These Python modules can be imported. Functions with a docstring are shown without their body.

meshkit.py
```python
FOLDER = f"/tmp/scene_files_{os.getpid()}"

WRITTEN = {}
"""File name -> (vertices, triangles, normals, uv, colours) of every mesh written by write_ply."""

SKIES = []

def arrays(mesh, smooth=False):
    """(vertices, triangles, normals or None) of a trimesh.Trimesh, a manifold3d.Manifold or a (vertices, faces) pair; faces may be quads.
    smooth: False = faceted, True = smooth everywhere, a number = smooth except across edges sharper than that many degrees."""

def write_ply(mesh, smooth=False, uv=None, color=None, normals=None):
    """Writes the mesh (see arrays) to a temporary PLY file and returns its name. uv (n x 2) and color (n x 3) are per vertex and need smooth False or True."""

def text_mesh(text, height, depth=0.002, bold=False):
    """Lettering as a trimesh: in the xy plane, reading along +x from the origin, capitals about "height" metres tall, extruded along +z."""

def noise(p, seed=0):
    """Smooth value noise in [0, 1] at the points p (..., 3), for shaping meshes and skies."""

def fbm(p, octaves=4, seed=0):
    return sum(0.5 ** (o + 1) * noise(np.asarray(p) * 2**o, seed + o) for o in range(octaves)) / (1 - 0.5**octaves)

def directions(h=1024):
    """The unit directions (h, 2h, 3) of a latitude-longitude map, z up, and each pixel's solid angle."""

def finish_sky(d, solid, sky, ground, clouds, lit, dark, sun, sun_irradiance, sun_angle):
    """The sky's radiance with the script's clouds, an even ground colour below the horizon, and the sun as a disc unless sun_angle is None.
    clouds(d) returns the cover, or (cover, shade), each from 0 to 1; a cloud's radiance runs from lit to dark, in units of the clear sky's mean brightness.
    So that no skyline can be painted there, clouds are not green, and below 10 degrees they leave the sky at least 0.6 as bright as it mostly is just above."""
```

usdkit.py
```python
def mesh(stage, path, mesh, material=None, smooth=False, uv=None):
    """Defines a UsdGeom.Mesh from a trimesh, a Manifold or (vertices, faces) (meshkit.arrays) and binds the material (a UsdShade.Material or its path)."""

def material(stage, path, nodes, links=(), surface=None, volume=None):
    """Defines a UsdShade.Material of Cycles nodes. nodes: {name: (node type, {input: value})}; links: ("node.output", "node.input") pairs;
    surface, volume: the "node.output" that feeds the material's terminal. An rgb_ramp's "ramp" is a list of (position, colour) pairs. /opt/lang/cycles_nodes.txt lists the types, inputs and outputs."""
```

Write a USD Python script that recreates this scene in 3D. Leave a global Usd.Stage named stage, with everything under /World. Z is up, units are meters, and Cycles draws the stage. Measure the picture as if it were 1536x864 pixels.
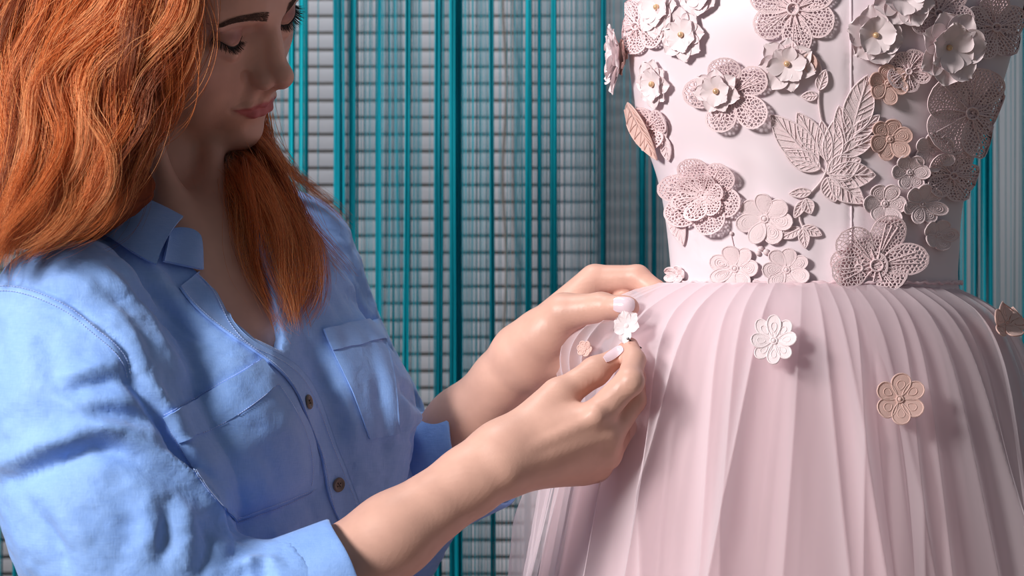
import math, random
import numpy as np
import trimesh, manifold3d, shapely
from shapely import affinity
from shapely.geometry import Polygon, LineString, Point, MultiPoint, box as sbox
from scipy.interpolate import CubicSpline
from scipy.spatial import cKDTree, Voronoi
from scipy.spatial.transform import Rotation as Rot
from pxr import Usd, UsdGeom, UsdLux, UsdShade, Gf, Sdf, Vt
import usdkit, meshkit

random.seed(7)
RNG = np.random.default_rng(7)
stage = Usd.Stage.CreateInMemory()
UsdGeom.SetStageUpAxis(stage, UsdGeom.Tokens.z)
UsdGeom.Xform.Define(stage, '/World')
_T = Sdf.ValueTypeNames

# ------------------------------------------------------------------ camera
CAM_D, PX, CAM_Z = 2.0, 0.0005, 1.10           # distance to the main plane y=0, metres per pixel there, height
cam = UsdGeom.Camera.Define(stage, '/World/Camera')
cam.CreateHorizontalApertureAttr(36.0)
cam.CreateVerticalApertureAttr(36.0 * 864 / 1536)
cam.CreateFocalLengthAttr(36.0 * CAM_D / (1536 * PX))
cam.CreateFStopAttr(9.0)
cam.CreateFocusDistanceAttr(CAM_D + 0.0)
cam.CreateClippingRangeAttr((0.05, 100.0))
cam.CreateExposureAttr(0.0)
cam.AddTranslateOp().Set((0, -CAM_D, CAM_Z))
cam.AddRotateXOp().Set(90)

def W(px, py, y=0.0):
    """World point seen at pixel (px, py) at depth y."""
    k = (CAM_D + np.asarray(y, float)) / CAM_D * PX
    return np.stack(np.broadcast_arrays((np.asarray(px, float) - 768) * k, np.asarray(y, float), CAM_Z + (432 - np.asarray(py, float)) * k), -1)

# ------------------------------------------------------------------ light
def rect_light(name, pos, target, w, h, power, color):
    l = UsdLux.RectLight.Define(stage, '/World/' + name)
    pos, target = np.array(pos, float), np.array(target, float)
    z = pos - target; z /= np.linalg.norm(z)
    x = np.cross([0, 0, 1.0], z); x /= np.linalg.norm(x); y = np.cross(z, x)
    m = Gf.Matrix4d(*x, 0, *y, 0, *z, 0, *pos, 1)
    l.AddTransformOp().Set(m)
    l.CreateWidthAttr(w); l.CreateHeightAttr(h)
    l.CreateIntensityAttr(power); l.CreateColorAttr(Gf.Vec3f(*color))
    l.CreateNormalizeAttr(False)
    return l
# an out-of-view light at the left, an unseen lamp above the curtain, and the room's dim ambient
rect_light('unseen_left_light', (-1.80, -1.66, 2.14), (0.05, 0.05, 1.12), 0.50, 0.50, 124.0, (1.0, 0.955, 0.93))  # out of view; lights the woman and the dress from the left front
rect_light('unseen_top_lamp', (-0.35, 0.12, 2.15), (-0.35, 0.42, 0.9), 0.25, 0.25, 30.0, (0.95, 0.98, 1.0))  # out of view, placed to light the curtain and blind from above
dome = UsdLux.DomeLight.Define(stage, '/World/room_ambient')
dome.CreateIntensityAttr(0.047); dome.CreateColorAttr(Gf.Vec3f(0.86, 0.93, 1.0))

# ------------------------------------------------------------------ scene helpers
_used = set()
def fresh(parent, name):
    p, k = f'{parent}/{name}', 0
    while p in _used:
        k += 1; p = f'{parent}/{name}_{k:03d}'
    _used.add(p)
    return p
def tag(prim, label=None, cat=None, group=None, kind=None):
    p = prim.GetPrim() if hasattr(prim, 'GetPrim') else prim
    for k, v in (('label', label), ('category', cat), ('group', group), ('kind', kind)):
        if v: p.SetCustomDataByKey(k, v)
    return p
def thing(name, loc, label, cat, group=None, kind=None):
    x = UsdGeom.Xform.Define(stage, fresh('/World', name)); x.AddTranslateOp().Set(tuple(map(float, loc)))
    x._loc = np.array(loc, float)
    tag(x, label, cat, group, kind)
    _locs[str(x.GetPath())] = np.array(loc, float)
    return str(x.GetPath())
_locs = {'/World': np.zeros(3)}
def origin_of(path):
    while path not in _locs: path = path.rsplit('/', 1)[0]
    return _locs[path]
def obj(name, mesh, mat, parent='/World', smooth=40, label=None, cat=None, group=None, kind=None, color=None):
    """One Mesh prim, vertices given in world coordinates."""
    path = fresh(parent, name)
    v, f, n = meshkit.arrays(mesh, smooth)
    v = v - origin_of(parent)
    m = UsdGeom.Mesh.Define(stage, path)
    m.CreatePointsAttr(Vt.Vec3fArray.FromNumpy(v.astype(np.float32)))
    m.CreateFaceVertexCountsAttr(Vt.IntArray.FromNumpy(np.full(len(f), 3, np.int32)))
    m.CreateFaceVertexIndicesAttr(Vt.IntArray.FromNumpy(f.astype(np.int32).ravel()))
    m.CreateSubdivisionSchemeAttr('none')
    if n is not None:
        m.CreateNormalsAttr(Vt.Vec3fArray.FromNumpy(n.astype(np.float32))); m.SetNormalsInterpolation('vertex')
    if color is not None:
        UsdGeom.PrimvarsAPI(m).CreatePrimvar('tint', _T.Color3fArray, 'vertex').Set(Vt.Vec3fArray.FromNumpy(np.asarray(color, np.float32)))
    if mat is not None:
        UsdShade.MaterialBindingAPI.Apply(m.GetPrim()).Bind(mat)
    tag(m, label, cat, group, kind)
    return path
def struct(name, mesh, mat, smooth=30, label=None):
    return obj(name, mesh, mat, '/World', smooth, label=label, kind='structure')
def join(ms):
    vs, fs, n = [], [], 0
    for m in ms:
        v, f, _ = meshkit.arrays(m)
        vs.append(v); fs.append(f + n); n += len(v)
    return np.vstack(vs), np.vstack(fs)
def box(x0, x1, y0, y1, z0, z1):
    m = trimesh.creation.box([x1 - x0, y1 - y0, z1 - z0]); m.apply_translation([(x0 + x1) / 2, (y0 + y1) / 2, (z0 + z1) / 2]); return m
def grid_faces(nu, nv, wrap=False):
    i, j = np.meshgrid(np.arange(nu if wrap else nu - 1), np.arange(nv - 1), indexing='ij')
    i2 = (i + 1) % nu
    q = np.stack([i * nv + j, i2 * nv + j, i2 * nv + j + 1, i * nv + j + 1], -1).reshape(-1, 4)
    return np.vstack([q[:, [0, 1, 2]], q[:, [0, 2, 3]]])
def tube(pts, r, sides=8, caps=True, flat=1.0, up=None):
    """A swept tube along pts with radius r (scalar or per point)."""
    p = np.asarray(pts, float); n = len(p); r = np.broadcast_to(r, (n,))
    t = np.gradient(p, axis=0); t /= np.linalg.norm(t, axis=1, keepdims=True) + 1e-12
    a0 = np.array(up if up is not None else ([0, 0, 1.0] if abs(t[0, 2]) < 0.9 else [1.0, 0, 0]))
    A = np.zeros_like(p); a = a0 - t[0] * (a0 @ t[0]); a /= np.linalg.norm(a)
    for k in range(n):
        a = a - t[k] * (a @ t[k]); a /= np.linalg.norm(a) + 1e-12; A[k] = a
    B = np.cross(t, A); ang = np.arange(sides) * 2 * np.pi / sides
    v = p[:, None] + r[:, None, None] * (np.cos(ang)[None, :, None] * A[:, None] * flat + np.sin(ang)[None, :, None] * B[:, None])
    v = v.reshape(-1, 3)
    i, j = np.meshgrid(np.arange(n - 1), np.arange(sides), indexing='ij')
    q = np.stack([i * sides + j, i * sides + (j + 1) % sides, (i + 1) * sides + (j + 1) % sides, (i + 1) * sides + j], -1).reshape(-1, 4)
    f = [q[:, [0, 1, 2]], q[:, [0, 2, 3]]]
    if caps:
        v = np.vstack([v, p[0], p[-1]]); c0, c1 = len(v) - 2, len(v) - 1; k = np.arange(sides)
        f.append(np.stack([np.full(sides, c0), (k + 1) % sides, k], 1))
        f.append(np.stack([np.full(sides, c1), (n - 1) * sides + k, (n - 1) * sides + (k + 1) % sides], 1))
    return v, np.vstack(f)
def smooth_path(pts, n):
    p = np.asarray(pts, float)
    if len(p) == 2: return p[0] + (p[1] - p[0]) * np.linspace(0, 1, n)[:, None]
    s = np.r_[0, np.cumsum(np.linalg.norm(np.diff(p, axis=0), axis=1))]
    return CubicSpline(s / s[-1], p, axis=0)(np.linspace(0, 1, n))
def lathe(profile, n=48, center=(0, 0, 0)):
    pr = np.asarray(profile, float); ang = np.arange(n) * 2 * np.pi / n
    v = np.stack([pr[None, :, 0] * np.cos(ang)[:, None], pr[None, :, 0] * np.sin(ang)[:, None], np.broadcast_to(pr[None, :, 1], (n, len(pr)))], -1).reshape(-1, 3)
    return v + np.asarray(center), grid_faces(n, len(pr), True)

# ------------------------------------------------------------------ implicit surfaces (for bodies and clothes)
class Field:
    def __init__(s): s.ops, s.C = [], None
    def add(s, f, c, R, k=0.0, mode='u'): s.ops.append((mode, f, np.asarray(c, float), float(R), float(k))); s.C = None
    def reach(s, c):
        """Distance from c to each part's bounding sphere."""
        if s.C is None:
            s.C = np.array([o[2] for o in s.ops]); s.Rk = np.array([o[3] for o in s.ops]); s.K = np.array([o[4] for o in s.ops]); s.U = np.array([o[0] == 'u' for o in s.ops])
        q = s.C - c
        return np.sqrt(np.einsum('ij,ij->i', q, q)) - s.Rk
    def cone(s, a, b, ra, rb, k=0.01, mode='u'):
        a, b = np.asarray(a, float), np.asarray(b, float); ba = b - a; L2 = ba @ ba
        def f(p):
            pa = p - a; h = np.clip((pa @ ba) / L2, 0, 1)
            q = pa - h[:, None] * ba; return np.sqrt(np.einsum('ij,ij->i', q, q)) - (ra + (rb - ra) * h)
        s.add(f, (a + b) / 2, math.sqrt(L2) / 2 + max(ra, rb), k, mode)
    def chain(s, pts, rs, k=0.01, mode='u'):
        for i in range(len(pts) - 1): s.cone(pts[i], pts[i + 1], rs[i], rs[i + 1], k, mode)
    def ball(s, c, r, k=0.01, mode='u'):
        c = np.asarray(c, float)
        s.add(lambda p: np.linalg.norm(p - c, axis=1) - r, c, r, k, mode)
    def ell(s, c, r, M=None, k=0.01, mode='u'):
        """Ellipsoid of radii r along the columns of M."""
        c, r = np.asarray(c, float), np.asarray(r, float); M = np.eye(3) if M is None else np.asarray(M, float)
        def f(p):
            q = (p - c) @ M
            q = q / r; k0 = np.sqrt(np.einsum('ij,ij->i', q, q)); q = q / r; k1 = np.sqrt(np.einsum('ij,ij->i', q, q)) + 1e-9
            return k0 * (k0 - 1) / k1
        s.add(f, c, r.max(), k, mode)
    def tile_eval(s, P, c, hd):
        d = np.full(len(P), 0.06)
        for i in np.nonzero(s.reach(c) - hd - 0.012 <= s.K)[0]:
            mode, f, cc, R, k = s.ops[i]
            e = f(P)
            if mode == 'u':
                if k > 0:
                    h = np.clip(0.5 + 0.5 * (d - e) / k, 0, 1); d = d + (e - d) * h - k * h * (1 - h)
                else: d = np.minimum(d, e)
            else:
                e = -e
                if k > 0:
                    h = np.clip(0.5 - 0.5 * (d - e) / k, 0, 1); d = d + (e - d) * h + k * h * (1 - h)
                else: d = np.maximum(d, e)
        return d
    def near(s, c, hd):
        r = s.reach(c)
        return bool(np.any(s.U & (r - hd < s.K + 0.002)))
    def __call__(s, P, cell=0.03):
        key = np.floor(P / cell).astype(int); o = np.lexsort(key.T); ks = key[o]
        cut = np.r_[0, np.nonzero(np.any(np.diff(ks, axis=0), axis=1))[0] + 1, len(o)]
        d = np.empty(len(P))
        for a, b in zip(cut[:-1], cut[1:]):
            if b > a: d[o[a:b]] = s.tile_eval(P[o[a:b]], (ks[a] + 0.5) * cell, cell * 0.87)
        return d
    def grad(s, P, e=4e-4):
        g = np.zeros_like(P)
        K = np.array(((1, -1, -1), (-1, -1, 1), (-1, 1, -1), (1, 1, 1)), float)
        D = s((P[:, None] + K * e).reshape(-1, 3)).reshape(-1, 4)
        return D @ K / (4 * e), D.mean(1)
    def mesh(s, h, lo, hi, T=10, project=1, keep=None):
        """Surface nets on a sparse grid of spacing h; vertices are then pulled onto the zero set."""
        lo, hi = np.asarray(lo, float), np.asarray(hi, float)
        N = np.ceil((hi - lo) / (h * T)).astype(int); G = N * T + 2
        ax = np.arange(T + 1); base = np.stack(np.meshgrid(ax, ax, ax, indexing='ij'), -1).reshape(-1, 3)
        hd = T * h * 0.5 * math.sqrt(3)
        ids, vs, quads = [], [], []
        lin = lambda q: (q[:, 0] + 1) + (q[:, 1] + 1) * (G[0] + 1) + (q[:, 2] + 1) * (G[0] + 1) * (G[1] + 1)
        allt = np.stack(np.meshgrid(*[np.arange(k) for k in N], indexing='ij'), -1).reshape(-1, 3)
        cen = lo + (allt * T + T / 2) * h
        allt = allt[np.abs(s(cen, cell=0.08)) < hd * 1.1 + 0.006]
        for ti in allt:
            t0 = ti * T; c = lo + (t0 + T / 2) * h
            D = s.tile_eval(lo + (base + t0) * h, c, hd).reshape(T + 1, T + 1, T + 1)
            S = D < 0
            if S.all() or not S.any(): continue
            acc = np.zeros((T, T, T, 3)); cnt = np.zeros((T, T, T))
            for axis in range(3):
                for u in (0, 1):
                    for v in (0, 1):
                        sl0 = [slice(0, T)] * 3; sl1 = [slice(0, T)] * 3
                        o = [a for a in range(3) if a != axis]
                        for s_ in (sl0, sl1):
                            s_[o[0]] = slice(u, T + u); s_[o[1]] = slice(v, T + v)
                        sl1[axis] = slice(1, T + 1)
                        a, b = D[tuple(sl0)], D[tuple(sl1)]; cr = (a < 0) != (b < 0)
                        tt = np.where(cr, a / np.where(cr, a - b, 1), 0)
                        w = np.zeros((T, T, T, 3)); w[..., axis] = tt; w[..., o[0]] = u; w[..., o[1]] = v
                        acc += np.where(cr[..., None], w, 0); cnt += cr
            m = cnt > 0; q = np.argwhere(m)
            vs.append(lo + (q + t0 + acc[m] / cnt[m][:, None]) * h); ids.append(lin(q + t0))
            for axis in range(3):
                sl0 = [slice(0, T)] * 3; sl1 = [slice(0, T)] * 3; sl1[axis] = slice(1, T + 1)
                a, b = S[tuple(sl0)], S[tuple(sl1)]; cr = np.argwhere(a != b)
                if not len(cr): continue
                flip = a[a != b]; o = [(axis + 1) % 3, (axis + 2) % 3]; e0, e1 = np.eye(3, dtype=int)[o[0]], np.eye(3, dtype=int)[o[1]]
                g = cr + t0
                qd = np.stack([lin(g - e0 - e1), lin(g - e1), lin(g), lin(g - e0)], 1)
                quads.append(np.where(flip[:, None], qd, qd[:, ::-1]))
        ids, vs, quads = np.concatenate(ids), np.vstack(vs), np.vstack(quads)
        o = np.argsort(ids); ids, vs = ids[o], vs[o]
        ix = np.clip(np.searchsorted(ids, quads), 0, len(ids) - 1); ok = (ids[ix] == quads).all(1); q = ix[ok]
        for _ in range(project):
            g, d = s.grad(vs); vs = vs - g * np.clip(d / np.maximum((g ** 2).sum(1), 0.2), -h, h)[:, None]
        f = np.vstack([q[:, [0, 1, 2]], q[:, [0, 2, 3]]])
        return vs, f

class Surf:
    """A built mesh that other pieces are laid on, found along sight lines of the picture."""
    def __init__(s, v, f):
        s.m = trimesh.Trimesh(v, f, process=False); s.F = np.array(f); s.T = np.asarray(v, float)[s.F]; s.n = normals(np.asarray(v, float), s.F)
        s.ray = trimesh.ray.ray_pyembree.RayMeshIntersector(s.m) if hasattr(trimesh.ray, 'ray_pyembree') else s.m.ray
    def hit(s, px, py, o=(0, -CAM_D, CAM_Z), fill=True):
        px, py = np.broadcast_arrays(np.asarray(px, float), np.asarray(py, float)); sh = px.shape
        d = W(px.ravel(), py.ravel(), 0.0) - np.array(o); d /= np.linalg.norm(d, axis=1, keepdims=True)
        O = np.broadcast_to(np.array(o, float), d.shape)
        tri = s.ray.intersects_first(O, d)
        P = np.full((len(d), 3), np.nan); Nn = np.zeros((len(d), 3)); ok = tri >= 0
        if ok.any():
            t = s.T[tri[ok]]; n = np.cross(t[:, 1] - t[:, 0], t[:, 2] - t[:, 0])
            k = ((t[:, 0] - O[ok]) * n).sum(1) / (d[ok] * n).sum(1); P[ok] = O[ok] + d[ok] * k[:, None]
            q2 = P[ok]; nl = (n ** 2).sum(1) + 1e-30; b1 = (np.cross(t[:, 2] - t[:, 1], q2 - t[:, 1]) * n).sum(1) / nl; b2 = (np.cross(t[:, 0] - t[:, 2], q2 - t[:, 2]) * n).sum(1) / nl; b = np.stack([b1, b2, 1 - b1 - b2], 1); nn = (s.n[s.F[tri[ok]]] * b[..., None]).sum(1)
            Nn[ok] = nn / (np.linalg.norm(nn, axis=1, keepdims=True) + 1e-12)
        if fill and (~ok).any() and ok.any():
            i = cKDTree(np.stack([px.ravel()[ok], py.ravel()[ok]], 1)).query(np.stack([px.ravel()[~ok], py.ravel()[~ok]], 1))[1]
            P[~ok] = P[ok][i]; Nn[~ok] = Nn[ok][i]
        return P.reshape(sh + (3,)), Nn.reshape(sh + (3,))
def strokes(v, n, lines, surf):
    """Sculpts folds: each line is (pixel polyline, amplitude in metres, width in metres[, asymmetry]); ridges > 0, creases < 0."""
    d = np.zeros(len(v)); tree = cKDTree(v)
    for ln in lines:
        pts, amp, wid = ln[:3]
        pp = smooth_path(np.array(pts, float), max(12, 10 * len(pts)))
        P, _ = surf.hit(pp[:, 0], pp[:, 1])
        P = P[np.isfinite(P).all(1)]
        if len(P) < 3: continue
        s = np.linspace(0, 1, len(P)); taper = np.clip(np.sin(np.pi * np.clip(s * 0.94 + 0.03, 0, 1)), 0, 1) ** 0.6
        idx = np.unique(np.concatenate([np.array(i, int) for i in tree.query_ball_point(P, wid * 2.6)]))
        if not len(idx): continue
        dd, j = cKDTree(P).query(v[idx])
        d[idx] += 1.35 * amp * taper[j] * np.exp(-(dd / wid) ** 2)
    return v + n * d[:, None]
def normals(v, f):
    n = np.zeros_like(v); c = np.cross(v[f[:, 1]] - v[f[:, 0]], v[f[:, 2]] - v[f[:, 0]])
    for k in range(3): np.add.at(n, f[:, k], c)
    return n / (np.linalg.norm(n, axis=1, keepdims=True) + 1e-15)
def sheet(P, N, nu, nv, thick, lift=0.0):
    """A closed thin slab from a nu x nv grid of surface points P with normals N."""
    P, N = P.reshape(-1, 3), N.reshape(-1, 3)
    top, bot = P + N * (lift + thick), P + N * lift
    f = grid_faces(nu, nv); n = nu * nv; idx = np.arange(n).reshape(nu, nv)
    rim = np.concatenate([idx[:, 0], idx[-1, 1:], idx[-2::-1, -1], idx[0, -2:0:-1]]); r2 = np.roll(rim, -1)
    side = np.vstack([np.stack([rim, r2, r2 + n], 1), np.stack([rim, r2 + n, rim + n], 1)])
    return np.vstack([top, bot]), np.vstack([f, f[:, ::-1] + n, side])
# ------------------------------------------------------------------ materials
def mat(name, nodes, links=(), surface='p.BSDF', **k):
    return usdkit.material(stage, '/World/Looks/' + name, nodes, links, surface=surface, **k)
def plain(name, col, rough=0.6, bump=None, **kw):
    nodes = {'p': ('principled_bsdf', {'base_color': col, 'roughness': rough, **kw})}; links = []
    if bump:
        sc, st, dist = bump
        nodes['tc'] = ('texture_coordinate', {}); nodes['n'] = ('noise_texture', {'scale': sc, 'detail': 4.0})
        nodes['b'] = ('bump', {'strength': st, 'distance': dist})
        links = [('tc.object', 'n.vector'), ('n.fac', 'b.height'), ('b.normal', 'p.normal')]
    return mat(name, nodes, links)
def varied(name, c1, c2, scale, rough=0.6, bump=0.0, stretch=(1, 1, 1), detail=4.0, dist=0.001, **kw):
    """Base colour between c1 and c2 by noise."""
    nodes = {'tc': ('texture_coordinate', {}), 'mp': ('mapping', {'scale': stretch}), 'n': ('noise_texture', {'scale': scale, 'detail': detail}),
             'r': ('rgb_ramp', {'ramp': [(0.3, c1), (0.7, c2)]}), 'p': ('principled_bsdf', {'roughness': rough, **kw})}
    links = [('tc.object', 'mp.vector'), ('mp.vector', 'n.vector'), ('n.fac', 'r.fac'), ('r.color', 'p.base_color')]
    if bump:
        nodes['b'] = ('bump', {'strength': bump, 'distance': dist}); links += [('n.fac', 'b.height'), ('b.normal', 'p.normal')]
    return mat(name, nodes, links)
M = {}
M['wall'] = varied('wall_paint', (0.43, 0.465, 0.51), (0.46, 0.495, 0.54), 6, 0.8)
M['floor'] = varied('floor_boards', (0.20, 0.14, 0.09), (0.27, 0.19, 0.12), 3, 0.5, stretch=(1, 8, 1))
M['slat'] = plain('blind_slat', (0.50, 0.51, 0.56), 0.5)
M['cord'] = plain('blind_cord', (0.16, 0.15, 0.14), 0.8)
M['trim'] = plain('window_trim', (0.36, 0.40, 0.46), 0.55)
M['glass'] = mat('window_glass', {'t': ('transparent_bsdf', {'color': (0.9, 0.93, 0.95)}), 'g': ('glossy_bsdf', {'roughness': 0.02}), 'f': ('fresnel', {'IOR': 1.45}), 'm': ('mix_closure', {})},
                 [('f.fac', 'm.fac'), ('t.BSDF', 'm.closure1'), ('g.BSDF', 'm.closure2')], 'm.closure')
def threadmat(name, c, tr=0.35):
    return mat(name, {'p': ('principled_bsdf', {'base_color': c, 'roughness': 0.5, 'specular_ior_level': 0.25}), 't': ('translucent_bsdf', {'color': c}), 'm': ('mix_closure', {'fac': tr})},
               [('p.BSDF', 'm.closure1'), ('t.BSDF', 'm.closure2')], 'm.closure')
M['thread'] = [threadmat(f'teal_thread_{k}', c) for k, c in enumerate([(0.0, 0.44, 0.55), (0.0, 0.36, 0.47), (0.0, 0.53, 0.63), (0.0, 0.29, 0.39)])]
# dress
M['satin'] = mat('blush_satin', {'tc': ('texture_coordinate', {}), 'n': ('noise_texture', {'scale': 900.0, 'detail': 2.0}), 'b': ('bump', {'strength': 0.05, 'distance': 0.0005}),
                 'p': ('principled_bsdf', {'base_color': (0.80, 0.685, 0.73), 'roughness': 0.52, 'sheen_weight': 0.25, 'sheen_roughness': 0.4})},
                 [('tc.object', 'n.vector'), ('n.fac', 'b.height'), ('b.normal', 'p.normal')])
M['lining'] = plain('pink_lining', (0.76, 0.56, 0.60), 0.6, sheen_weight=0.2)
def veil(name, c, fac, edge):
    """Tulle: a net that is mostly holes and closes up where it is seen along its surface."""
    return mat(name, {'t': ('transparent_bsdf', {}), 'd': ('diffuse_bsdf', {'color': c}), 'l': ('translucent_bsdf', {'color': c}), 'c': ('mix_closure', {'fac': 0.35}),
                      'w': ('layer_weight', {'blend': 0.5}), 'r': ('map_range', {'from_min': 0.0, 'from_max': 1.0, 'to_min': fac, 'to_max': edge}), 'm': ('mix_closure', {})},
               [('d.BSDF', 'c.closure1'), ('l.BSDF', 'c.closure2'), ('w.facing', 'r.value'), ('r.result', 'm.fac'), ('t.BSDF', 'm.closure1'), ('c.closure', 'm.closure2')], 'm.closure')
M['tulle'] = veil('blush_tulle', (0.85, 0.755, 0.80), 0.27, 0.82)
M['tulle_under'] = veil('blush_tulle_under', (0.84, 0.69, 0.73), 0.27, 0.7)
def clothy(name, c, tr=0.25, rough=0.7, bump=0.0):
    nodes = {'p': ('principled_bsdf', {'base_color': c, 'roughness': rough, 'sheen_weight': 0.15}), 't': ('translucent_bsdf', {'color': c}), 'm': ('mix_closure', {'fac': tr})}
    links = [('p.BSDF', 'm.closure1'), ('t.BSDF', 'm.closure2')]
    if bump:        # thread texture
        nodes |= {'tc': ('texture_coordinate', {}), 'n': ('noise_texture', {'scale': 750.0, 'detail': 3.0, 'distortion': 1.5}), 'b': ('bump', {'strength': bump, 'distance': 0.0007})}
        links += [('tc.object', 'n.vector'), ('n.fac', 'b.height'), ('b.normal', 'p.normal')]
    return mat(name, nodes, links, 'm.closure')
M['organza'] = clothy('organza', (0.93, 0.80, 0.82), 0.2)
M['organza_peach'] = clothy('organza_peach', (0.86, 0.60, 0.54), 0.25, 0.7, 0.4)  # own colour of the salmon pieces; on two bodice flowers paints backlit glow
M['lace'] = clothy('guipure_lace', (0.88, 0.68, 0.70), 0.08, 0.8, 0.6)
M['embroidery'] = clothy('embroidery', (0.88, 0.71, 0.73), 0.08, 0.8, 0.6)
M['white_lace'] = clothy('white_applique', (0.93, 0.80, 0.82), 0.15, 0.7, 0.5)
M['pearl'] = plain('gold_pearl', (0.72, 0.47, 0.27), 0.22, metallic=0.35, coat_weight=0.5)
M['form'] = plain('black_form', (0.012, 0.012, 0.014), 0.6)
M['metal'] = plain('stand_metal', (0.35, 0.35, 0.36), 0.3, metallic=1.0)
# person
def skinmat(name, rough=0.45):
    return mat(name, {'a': ('attribute', {'attribute': 'tint'}), 'tc': ('texture_coordinate', {}), 'n': ('noise_texture', {'scale': 55.0, 'detail': 3.0}),
                      'r': ('rgb_ramp', {'ramp': [(0.3, (0.93, 0.90, 0.89)), (0.7, (1.04, 1.02, 1.0))]}), 'x': ('mix', {'mix_type': 'multiply', 'fac': 1.0}),
                      'n2': ('noise_texture', {'scale': 700.0, 'detail': 2.0}), 'b': ('bump', {'strength': 0.12, 'distance': 0.0006}),
                      'p': ('principled_bsdf', {'roughness': rough, 'specular_ior_level': 0.4})},
               [('tc.object', 'n.vector'), ('n.fac', 'r.fac'), ('a.color', 'x.color1'), ('r.color', 'x.color2'), ('x.color', 'p.base_color'), ('tc.object', 'n2.vector'), ('n2.fac', 'b.height'), ('b.normal', 'p.normal')])
M['skin'] = skinmat('skin')
M['nail'] = plain('pale_pink_nail', (0.80, 0.62, 0.68), 0.14, coat_weight=0.6)
M['lash'] = plain('lash', (0.012, 0.008, 0.008), 0.5)
M['brow'] = plain('brow_hair', (0.12, 0.062, 0.045), 0.6)
M['eyeball'] = plain('eyeball', (0.55, 0.5, 0.48), 0.15)
def denim(name, c1, c2):
    """Chambray: two blue threads woven, soft mottling."""
    return mat(name, {'tc': ('texture_coordinate', {}), 'n': ('noise_texture', {'scale': 22.0, 'detail': 5.0, 'roughness': 0.6}), 'mp': ('mapping', {'scale': (1.0, 1.0, 0.12)}),
                      'n2': ('noise_texture', {'scale': 900.0, 'detail': 2.0}), 'mp2': ('mapping', {'scale': (0.15, 0.15, 1.0)}), 'n3': ('noise_texture', {'scale': 900.0, 'detail': 2.0}),
                      'ad': ('math', {'math_type': 'add'}), 'r': ('rgb_ramp', {'ramp': [(0.25, c1), (0.75, c2)]}), 'mm': ('math', {'math_type': 'multiply_add', 'value2': 0.25, 'value3': 0.0}),
                      'ad2': ('math', {'math_type': 'multiply_add', 'value2': 0.5}), 'b': ('bump', {'strength': 0.16, 'distance': 0.0008}),
                      'n4': ('noise_texture', {'scale': 60.0, 'detail': 4.0, 'distortion': 0.6}), 'b2': ('bump', {'strength': 0.22, 'distance': 0.004}),
                      'p': ('principled_bsdf', {'roughness': 0.75, 'sheen_weight': 0.25, 'sheen_roughness': 0.4})},
               [('tc.object', 'n.vector'), ('tc.object', 'mp.vector'), ('mp.vector', 'n2.vector'), ('tc.object', 'mp2.vector'), ('mp2.vector', 'n3.vector'), ('n2.fac', 'ad.value1'), ('n3.fac', 'ad.value2'),
                ('ad.value', 'mm.value1'), ('n.fac', 'ad2.value1'), ('mm.value', 'ad2.value3'), ('ad2.value', 'r.fac'), ('r.color', 'p.base_color'), ('tc.object', 'n4.vector'), ('n4.fac', 'b2.height'), ('b2.normal', 'b.normal'), ('ad.value', 'b.height'), ('b.normal', 'p.normal')])
M['shirt'] = denim('blue_chambray', (0.185, 0.355, 0.80), (0.30, 0.50, 0.92))
M['seam'] = plain('blue_stitching', (0.42, 0.56, 0.88), 0.8)
M['button'] = plain('grey_brown_button', (0.17, 0.13, 0.11), 0.35)
M['jeans'] = plain('dark_jeans', (0.03, 0.04, 0.08), 0.8)
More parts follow.
